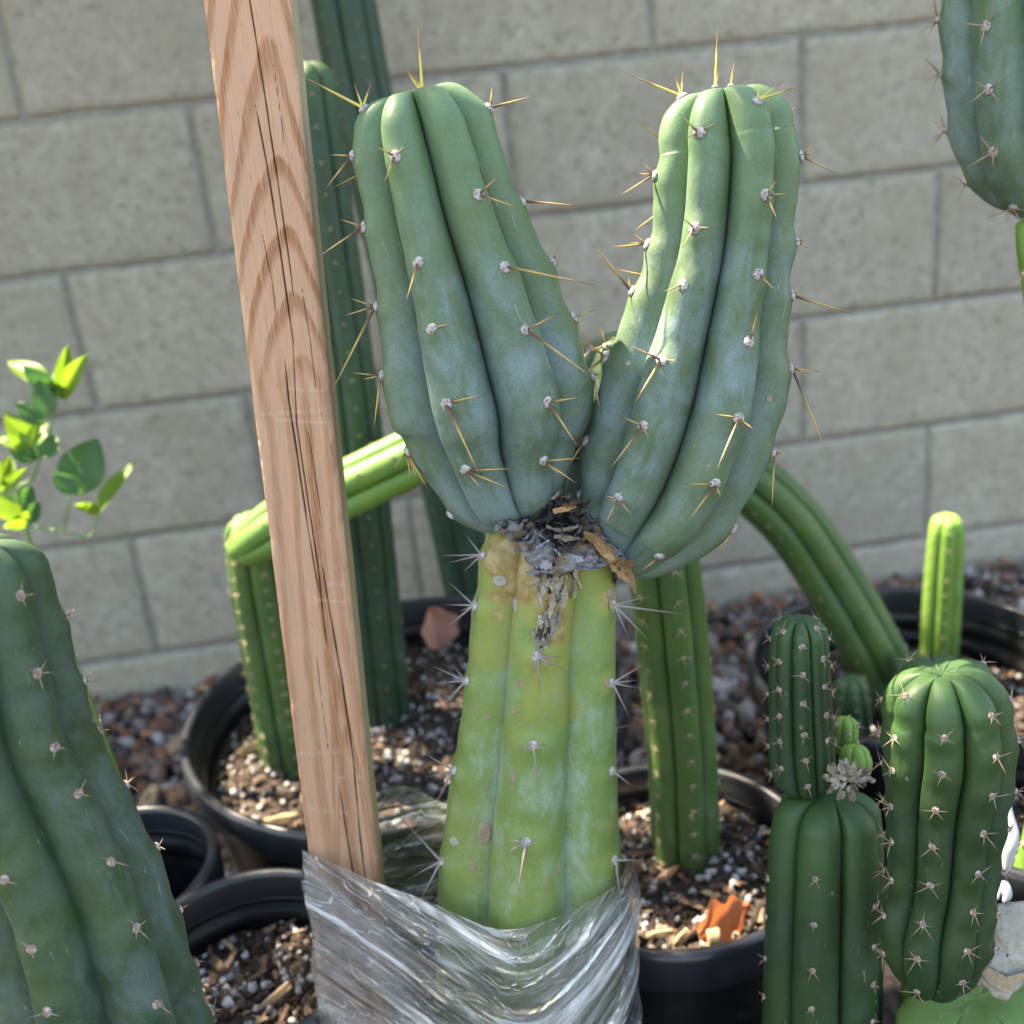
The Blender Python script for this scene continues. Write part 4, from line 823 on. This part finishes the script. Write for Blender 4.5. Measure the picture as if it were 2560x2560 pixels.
# right of the wrapped stem
S = segment([(1730, 2275, .825, 78), (1718, 2190, .805, 86), (1705, 1900, .765, 88), (1680, 1600, .73, 92), (1658, 1400, .705, 92), (1635, 1150, .68, 92)], 6, .30, .6, .25, tip=.8, k=14, ds=.002, wave=.03, seed=25, pitch=(.021, (), .15, .02, .02))
cactus('green_cactus', 'mid green column directly behind the wrapped stem, in the pot with the orange leaf', [('stem', S, 'mid', dict(wool='fuzzy'))], (.59, -.81, .2))
S = segment([(2275, 1810, 1.07, 62), (2245, 1745, 1.06, 72), (2180, 1620, 1.04, 76), (2080, 1450, 1.02, 78), (1985, 1310, 1.0, 78), (1880, 1210, .985, 78), (1740, 1110, .97, 76), (1690, 1075, .965, 70)], 6, .30, .6, .35, tip=.8, k=14, ds=.0025, wave=.03, seed=26, pitch=(.020, (), .1, .02, .02))
cactus('arching_cactus', 'long green cactus arching out of the wide ridged pot towards the big cactus', [('stem', S, 'mid', dict(wool='dots'))], at(2275, 1810, 1.07))
S = segment([(2338, 1700, 1.13, 46), (2348, 1620, 1.115, 47), (2358, 1450, 1.085, 47), (2366, 1330, 1.065, 43), (2367, 1312, 1.062, 40)], 6, .24, .6, .2, tip=.7, k=14, ds=.002, wave=.02, seed=27, pitch=(.0165, (), .1, .03, .004))
cactus('slim_cactus', 'slim light green column standing alone near the wall, right side', [('stem', S, 'bright', dict(wool='dots'))], at(2338, 1700, 1.13))
S = segment([(2140, 1830, .99, 40), (2130, 1760, .98, 46), (2128, 1720, .975, 42)], 7, .24, .6, .2, tip=.8, k=12, ds=.002, wave=.02, seed=28, pitch=(.012, (), .1, .01, .004))
cactus('dark_offset_cactus', 'small dark green offset behind the cut cactus, blurred', [('stem', S, 'dark', dict(wool='dots'))], at(2140, 1830, .99))
S = segment([(2280, 1720, 1.0, 44), (2280, 1670, .995, 48)], 7, .24, .6, .1, tip=.8, k=12, ds=.002, wave=.02, seed=29, pitch=(.012, (), .1, .006, .004))
cactus('low_offset_cactus', 'low rounded offset peeking over the eight ribbed cactus', [('stem', S, 'dark', dict(wool='dots'))], at(2280, 1730, 1.0))
# cut cactus (left of the pair) with a regrown head and two pups
S = segment([(2055, 2760, .605, 150), (2055, 2560, .59, 150), (2060, 2300, .575, 147), (2065, 2120, .567, 143), (2068, 2040, .563, 134)], 6, .36, .5, math.radians(-8), tip=.5, k=18, ds=.0016, wave=.05, seed=30, pitch=(.024, (), .15, .02, .03), dimple=.05)
S2 = segment([(2014, 1975, .565, 40), (2010, 1950, .563, 72), (2005, 1890, .560, 80), (2000, 1760, .553, 78), (1998, 1640, .547, 74), (1998, 1590, .544, 70)], 8, .30, .5, .1, tip=.75, k=14, ds=.0014, wave=.02, seed=31, pitch=(.0155, (), .12, .012, .003), dimple=.12)
S3 = segment([(2135, 1945, .575, 34), (2138, 1905, .575, 42), (2138, 1885, .575, 36)], 6, .2, .8, .3, tip=.7, k=12, ds=.0014, wave=.02, seed=32)
S4 = segment([(2108, 1885, .59, 24), (2112, 1850, .59, 32), (2114, 1815, .59, 32)], 6, .26, .6, .2, tip=.8, k=12, ds=.0014, wave=.02, seed=33, pitch=(.009, (), .1, .004, .003))
sm2 = dict(wool='small', sp='spine_p', L=(.003, .006), nsp=(3, 4), w=.00030)
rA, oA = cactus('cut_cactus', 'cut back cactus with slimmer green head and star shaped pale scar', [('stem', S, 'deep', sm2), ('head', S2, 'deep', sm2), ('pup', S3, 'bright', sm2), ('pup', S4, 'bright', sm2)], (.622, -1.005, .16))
# star shaped scar on its cut top
def slab(poly, d, th, name, root, mat, bulge=.3, seed=0, nrm_=None, sub=5):
    """irregular thick plate from an outline in photo pixels at depth d (outline, inner rings raised)"""
    P = np.array([at(x, y, d) for x, y in poly]); n = len(P); c = P.mean(0); nn = nrm(CW - c) if nrm_ is None else nrm(nrm_); V = []
    R = [(1.0, -th), (1.0, 0), (.95, th * .6)] + [(f, th * (1 - bulge)) for f in (.88, .78, .66, .54, .42, .3, .2, .1, .03)]
    for f, z in R: V.append(c + (P - c) * f + nn * (z + (fbm((c + (P - c) * f) * 130, seed)[:, None] - .47) * th * 1.8 * (f < .99)))
    return obj(name, mesh_np(name, np.vstack(V) - rootpos(root), grid_faces(len(R), n)), M[mat], root)
def densify(poly, k=5, jit=2, seed=1):
    r_ = random.Random(seed); out = []
    for i in range(len(poly)):
        a, b = poly[i], poly[(i + 1) % len(poly)]
        for t in range(k): out.append((a[0] + (b[0] - a[0]) * t / k + r_.uniform(-jit, jit), a[1] + (b[1] - a[1]) * t / k + r_.uniform(-jit, jit)))
    return out
HV, HF, HC = [], [], []; off = 0
for k_ in range(64):
    a_ = random.random() * 6.283; rr_ = random.random() ** .7; x = 2122 + 58 * rr_ * math.cos(a_); y = 1950 + 40 * rr_ * math.sin(a_)
    p = at(x, y, .5405 + .004 * random.random()); nn = nrm(CW - p); flake(p, nn, random.uniform(.003, .009), random.uniform(.0010, .0030), random.choice([(.42, .37, .28), (.36, .31, .23), (.48, .45, .38), (.25, .20, .13)]), random.uniform(-.8, .8), AX[0] * math.cos(a_) + AX[1] * math.sin(a_))
tag(obj('star_scar', mesh_np('star_scar', np.vstack(HV) - rootpos(rA), np.vstack(HF), {'col': np.vstack(HC)}), M['husk'], rA), 'crumpled pale star shaped scar', kind='stuff')
# eight ribbed cactus on a thick cut stem, bottom right
S = segment([(2440, 2800, .585, 200), (2435, 2620, .565, 200), (2432, 2540, .553, 192)], 5, .26, .6, math.radians(12), tip=.45, k=20, ds=.0014, wave=.03, seed=40, pitch=(.03, (), .1, .01, .03))
S2 = segment([(2325, 2452, .515, 58), (2330, 2412, .51, 106), (2336, 2330, .505, 137), (2352, 2200, .497, 133), (2359, 2050, .489, 141), (2370, 1900, .481, 156), (2366, 1790, .475, 154), (2362, 1745, .472, 146)], 8, .32, .55, math.radians(-14), tip=.62, k=18, ds=.0012, wave=.06, seed=41, bump=.0008, pitch=(.0205, (), .2, .012, .004), dimple=.14, base_d=.4, twist=1.2)
sm3 = dict(wool='small', sp='spine_p', L=(.004, .0085), nsp=(4, 5), w=.00030)
rB, oB = cactus('eight_ribbed_cactus', 'dark green eight ribbed cactus budding from a thick stem with white scar', [('stem', S, 'mid', sm3), ('head', S2, 'deep', sm3)], (.668, -1.06, .16))
slab(densify([(2412, 2440), (2440, 2430), (2470, 2330), (2478, 2262), (2520, 2255), (2580, 2255), (2625, 2300), (2630, 2420), (2570, 2440), (2555, 2465), (2515, 2505), (2490, 2495), (2455, 2462)], 5, 3, 4), .505, .006, 'cut_scar', rB, 'callus', .35, 9)
slab(densify([(2440, 2415), (2452, 2408), (2480, 2448), (2510, 2462), (2560, 2432), (2600, 2420), (2602, 2432), (2540, 2462), (2512, 2482), (2470, 2460)], 5, 2, 5), .500, .0012, 'scar_crease', rB, 'cork', .5, 9)
# yellow green stem at the right edge carrying the blue green arm in the top right corner
S = segment([(2480, 2420, .70, 40), (2530, 2290, .675, 46), (2600, 2120, .655, 48), (2670, 1700, .63, 50), (2660, 1150, .61, 52), (2615, 760, .60, 52), (2588, 620, .597, 46), (2575, 560, .595, 36)], 5, .25, .6, .4, tip=.5, k=14, ds=.002, wave=.03, seed=45, pitch=(.03, (), .1, .02, .02))
S2 = segment([(2572, 545, .594, 26), (2574, 515, .592, 62), (2570, 465, .588, 112), (2566, 390, .582, 155), (2564, 290, .575, 180), (2562, 150, .566, 190), (2556, 0, .558, 190), (2548, -180, .548, 178)], 6, .52, .66, math.radians(-25), tip=.7, k=18, ds=.0014, wave=.03, seed=46, bump=.001, pitch=(.030, (), .1, .012, .005), base_d=.3)
top = dict(wool='main', sp='spine_p', L=(.008, .016), nsp=(3, 5), w=.0006)
cactus('hanging_cactus', 'blue green arm with pinkish spines in the top right corner on a yellow stem', [('stem', S, 'bright', small), ('arm', S2, 'main', top)], (.80, -.9, .24))

# ------------------------------------------------------------------ white plant tag, dry leaves, chips
def tube_loft(rows, th):
    """flat strip given as rows of (px, py, depth, half width px)"""
    C = np.array([at(*r[:3]) for r in rows]); Wd = np.array([r[3] * r[2] / F for r in rows]); D = catmull(np.c_[C, Wd], 10); C = D[:, :3]; T = nrm(np.gradient(C, axis=0)); nn = nrm(CW - C); B = nrm(np.cross(T, nn)); K = 14; an = np.arange(K) * 6.283 / K
    return C[:, None] + B[:, None] * (np.cos(an)[None, :, None] * D[:, 3][:, None, None]) + nn[:, None] * (np.sin(an)[None, :, None] * th), K
V, K = tube_loft([(2510, 1945, .60, 5), (2513, 1975, .60, 13), (2512, 2010, .598, 15), (2518, 2045, .597, 17), (2524, 2085, .596, 22), (2520, 2125, .597, 19), (2514, 2165, .60, 13), (2508, 2185, .602, 5)], .0022)
tg = thing('plant_label', at(2510, 2240, .61), 'white plastic plant label hanging beside the eight ribbed cactus', 'label')
obj('blade', mesh_np('blade', V.reshape(-1, 3) - rootpos(tg), grid_faces(len(V), K)), M['tag'], tg)
V, K = tube_loft([(2492, 2248, .60, 4), (2500, 2218, .60, 9), (2512, 2216, .598, 12), (2517, 2238, .598, 12), (2508, 2255, .60, 5)], .002)
obj('tip', mesh_np('tip', V.reshape(-1, 3) - rootpos(tg), grid_faces(len(V), K)), M['tag'], tg)
def leaf_mesh(name, L, W, fold=.35, droop=.2, nU=17, nV=9, lobes=0, seed=0):
    V = []
    for i in range(nU):
        t = i / (nU - 1); w = W * (math.sin(math.pi * min(1, t * .97 + .02) ** .8) ** .85 + .02) * (1 + lobes * math.sin(t * 16 + seed))
        for j in range(nV):
            s = j / (nV - 1) * 2 - 1; V.append((s * w / 2, t * L, abs(s) * w * .5 * fold - droop * L * t * t + .04 * W * math.sin(7 * t + 4 * s + seed)))
    return mesh_np(name, np.array(V), grid_faces(nU, nV, False))
def leaf_px(root, name, a, b, wpx, d0, d1, mat, fold=.35, droop=.1, roll=0., lobes=0, seed=0):
    p0, p1 = at(*a, d0), at(*b, d1); L = np.linalg.norm(p1 - p0); y = nrm(p1 - p0); z = nrm((CW - p0) * math.cos(roll) + np.cross(y, CW - p0) * math.sin(roll)); z = nrm(z - (z @ y) * y); x = np.cross(y, z)
    me = leaf_mesh(name, L, wpx * d0 / F, fold, droop, lobes=lobes, seed=seed); mw = Matrix(((x[0], y[0], z[0]), (x[1], y[1], z[1]), (x[2], y[2], z[2])))
    return obj(name, me, M[mat], root, p0 - (rootpos(root) if root else 0), mw.to_quaternion())
dl = thing('dry_leaf', at(1790, 2320, .705), 'bright orange dry leaf on the soil behind the front pot rim', 'leaf')
q = zpl(1745, 2325, .245)
leaf_px(dl, 'blade', (1748, 2338), (1876, 2262), 112, .694, .712, 'dryleaf', .10, .04, .5, .28, 2)
pk = thing('fallen_leaf', at(1070, 1570, 1.15), 'dusty pink dry leaf standing in the largest pot', 'leaf')
leaf_px(pk, 'blade', (1100, 1622), (1062, 1522), 108, 1.16, 1.16, 'pinkleaf', .7, -.25, .5, .10, 5)
for k_, (x, y, d, L, w, a, lb) in enumerate([(1790, 2368, .680, 85, 44, 1.75, 'pale split wood chip leaning on the rim below the orange leaf'), (1705, 2345, .690, 50, 24, .9, 'stubby tan wood chip left of the orange leaf'), (1650, 2335, .697, 60, 22, .2, 'long tan wood chip nearest the plastic wrap'), (705, 2050, .888, 80, 30, .2, 'sunlit pinkish chip at the near rim of the largest pot'), (625, 1870, 1.0, 60, 26, .5, 'yellowish chip lying on the largest pot\'s soil'), (680, 2500, .682, 110, 26, .75, 'brown bark strip at the bottom between leaning cactus and wrap')]):
    c = at(x, y, d); s = L * d / F; wv = w * d / F; bm = bmesh.new(); bmesh.ops.create_cube(bm, size=1); bmesh.ops.subdivide_edges(bm, edges=bm.edges[:], cuts=3, use_grid_fill=True)
    for v_ in bm.verts:
        f_ = 1 - .4 * abs(v_.co.x) - .25 * random.random(); v_.co = Vector((v_.co.x * s * (1 + .15 * random.random()), v_.co.y * wv * f_, v_.co.z * wv * .45 * f_ + .1 * wv * math.sin(v_.co.x * 5)))
    e1 = AX[0] * math.cos(a) - AX[1] * math.sin(a); mw = Matrix([[e1[i], np.cross(-AX[2], e1)[i], -AX[2][i]] for i in range(3)])
    tag(obj('wood_chip', mesh_bm('wood_chip', bm), M['chipwood'], None, c, mw.to_quaternion()), lb, 'wood chip', 'loose chips on the pot soil')

# ------------------------------------------------------------------ leafy seedling at the left edge
lroot = thing('citrus_seedling', (*at(90, 1300, .93)[:2], 0), 'leafy seedling with lime green young leaves at the left edge', 'seedling')
def twig(pts, r0, r1, root, name='twig', mat='leafstem'):
    D = catmull([at(*p) for p in pts] if len(pts[0]) == 3 and pts[0][0] > 5 else pts, 10); T = nrm(np.gradient(D, axis=0)); b1 = nrm(np.cross(T, [.31, .7, .2])); b2 = np.cross(T, b1); K = 8; an = np.arange(K) * 6.283 / K; r = np.linspace(r0, r1, len(D))[:, None, None]
    V = D[:, None] + r * (np.cos(an)[None, :, None] * b1[:, None] + np.sin(an)[None, :, None] * b2[:, None]); return obj(name, mesh_np(name, V.reshape(-1, 3) - rootpos(root), grid_faces(len(D), K)), M[mat], root)
gp = at(60, 1310, .93)
V0 = [np.array([gp[0] + .03, gp[1], 0.]), np.array([gp[0] + .02, gp[1], .2]), gp, at(85, 1190, .925), at(125, 1080, .92), at(145, 980, .915)]
twig([tuple(v_) for v_ in V0], .0022, .001, lroot, 'stem')
twig([tuple(v_) for v_ in [at(70, 1315, .93), at(160, 1330, .925), at(225, 1340, .92), at(245, 1285, .915)]], .0011, .0008, lroot)
twig([tuple(v_) for v_ in [at(160, 1330, .925), at(168, 1280, .922), at(178, 1230, .92)]], .0009, .0007, lroot)
for i_, (a, b, w, mt, fd, rl) in enumerate([((142, 985), (178, 858), 46, 'leaf_y', .5, .3), ((150, 995), (208, 892), 52, 'leaf_y', .5, -.4), ((125, 970), (12, 885), 58, 'leaf_y', .4, .4), ((135, 985), (60, 915), 50, 'leaf', .3, .1), ((138, 1000), (105, 905), 40, 'leaf', .3, .9), ((120, 1040), (95, 950), 52, 'leaf', .3, -.2), ((140, 1010), (125, 920), 40, 'leaf', .4, -.8),
    ((75, 1118), (15, 1032), 62, 'leaf_y', .35, .2), ((80, 1118), (112, 1048), 44, 'leaf_y', .5, -.3), ((78, 1118), (-10, 1088), 50, 'leaf_y', .4, .5), ((100, 1140), (20, 1118), 60, 'leaf', .3, .2), ((100, 1145), (140, 1085), 56, 'leaf', .3, -.2), ((110, 1060), (40, 1005), 50, 'leaf', .3, .1),
    ((178, 1232), (240, 1098), 112, 'leaf', .25, -.15), ((180, 1235), (135, 1175), 50, 'leaf', .3, .4), ((245, 1285), (328, 1148), 46, 'leaf_y', .6, -.7), ((247, 1282), (192, 1262), 30, 'leaf_y', .6, .4),
    ((0, 1215), (32, 1135), 46, 'leaf_y', .5, .3), ((5, 1230), (58, 1175), 34, 'leaf_y', .4, -.3), ((30, 1290), (85, 1215), 60, 'leaf', .3, .2), ((35, 1300), (5, 1235), 56, 'leaf_y', .3, -.2), ((60, 1305), (105, 1255), 44, 'leaf', .3, .4), ((20, 1320), (70, 1290), 50, 'leaf_y', .3, .9)]):
    leaf_px(lroot, 'leaf', a, b, w, .92 + .01 * math.sin(i_ * 2.1), .92 + .02 * math.cos(i_ * 3.3), mt, fd, .12, rl, 0, i_)

# ------------------------------------------------------------------ unseen tree added to the left, crown shaped to shade the scene
troot = thing('added_shade_tree', (-1.35, -.45, 0), 'added unseen tree with a crown shaped to dapple the light', 'tree')
e1 = nrm(np.cross(TS, [0, 0, 1])); e2 = np.cross(e1, TS); Q0 = np.array([.45, -.80, .40]) + TS * 1.75
sunny = [((1505, 860, .545), .045), ((1550, 900, .54), .04), ((1540, 840, .55), .04), ((690, 1300, .87), .035), ((850, 1220, .86), .045), ((980, 1160, .86), .045), ((1060, 1115, .86), .04), ((600, 1330, .89), .03), ((640, 1480, .93), .02), ((670, 1640, .95), .022), ((690, 1780, .965), .022),
         ((60, 1080, .92), .05), ((150, 930, .92), .045), ((290, 1210, .92), .03), ((20, 1200, .92), .04), ((2350, 1400, 1.07), .022), ((2340, 1330, 1.06), .03), ((2340, 1480, 1.09), .015), ((2115, 1810, .59), .015), ((2140, 1890, .575), .012), ((1985, 1590, .545), .012), ((1640, 270, .475), .012), ((1700, 215, .472), .012),
         ((1890, 1990, .86), .02), ((720, 2060, .87), .02), ((760, 2420, .66), .02), ((2500, 1690, 1.0), .02), ((2000, 2250, .56), .008), ((1960, 2500, .58), .008), ((2520, 2050, .60), .012), ((2545, 2200, .665), .02), ((2510, 2330, .505), .012), ((1660, 2350, .69), .018), ((1800, 2330, .70), .02), ((470, 1900, .93), .012), ((1800, 1500, 1.4), .03), ((1850, 1750, 1.3), .03), ((300, 2050, .45), .006), ((1480, 940, .53), .014)]
sunny = [(at(*p), r) for p, r in sunny]  # leaves are kept off the sun rays to these chosen spots
n = 21000; ab = rng.uniform(-1.0, 1.0, (n, 2)); dpt = rng.uniform(-.22, .22, n); LP = Q0 + ab[:, :1] * e1 + ab[:, 1:] * e2 + dpt[:, None] * TS
keep = np.ones(n, bool)
for p, r in sunny:
    d = LP - p; d = d - (d @ TS)[:, None] * TS; keep &= np.linalg.norm(d, axis=1) > r + .022
LP = LP[keep]; n = len(LP); Rr = rand_rot(n); base = np.array([(0, -.028, 0), (.013, 0, .004), (0, .030, 0), (-.013, 0, .004)])
V = np.einsum('nij,kj->nki', Rr, base) + LP[:, None]; Fq = (np.array([[0, 1, 2], [0, 2, 3]])[None] + (np.arange(n) * 4)[:, None, None]).reshape(-1, 3)
cr = obj('crown', mesh_np('crown', V.reshape(-1, 3) - rootpos(troot), Fq, None, False), M['crown'], troot); tag(cr, kind='stuff')
twig([(-1.35, -.45, 0), (-1.32, -.44, .7), (-1.15, -.45, 1.3), (-.75, -.40, 1.75)], .05, .03, troot, 'trunk', 'trunk')
for (c_) in ((.1, -.9, 1.95), (-.3, -.2, 2.0), (.4, -.5, 2.05), (-.6, -1.0, 1.7)): twig([(-.76, -.40, 1.745), ((c_[0] - .76) / 2, (c_[1] - .4) / 2, 1.88), c_], .022, .006, troot, 'limb', 'trunk')
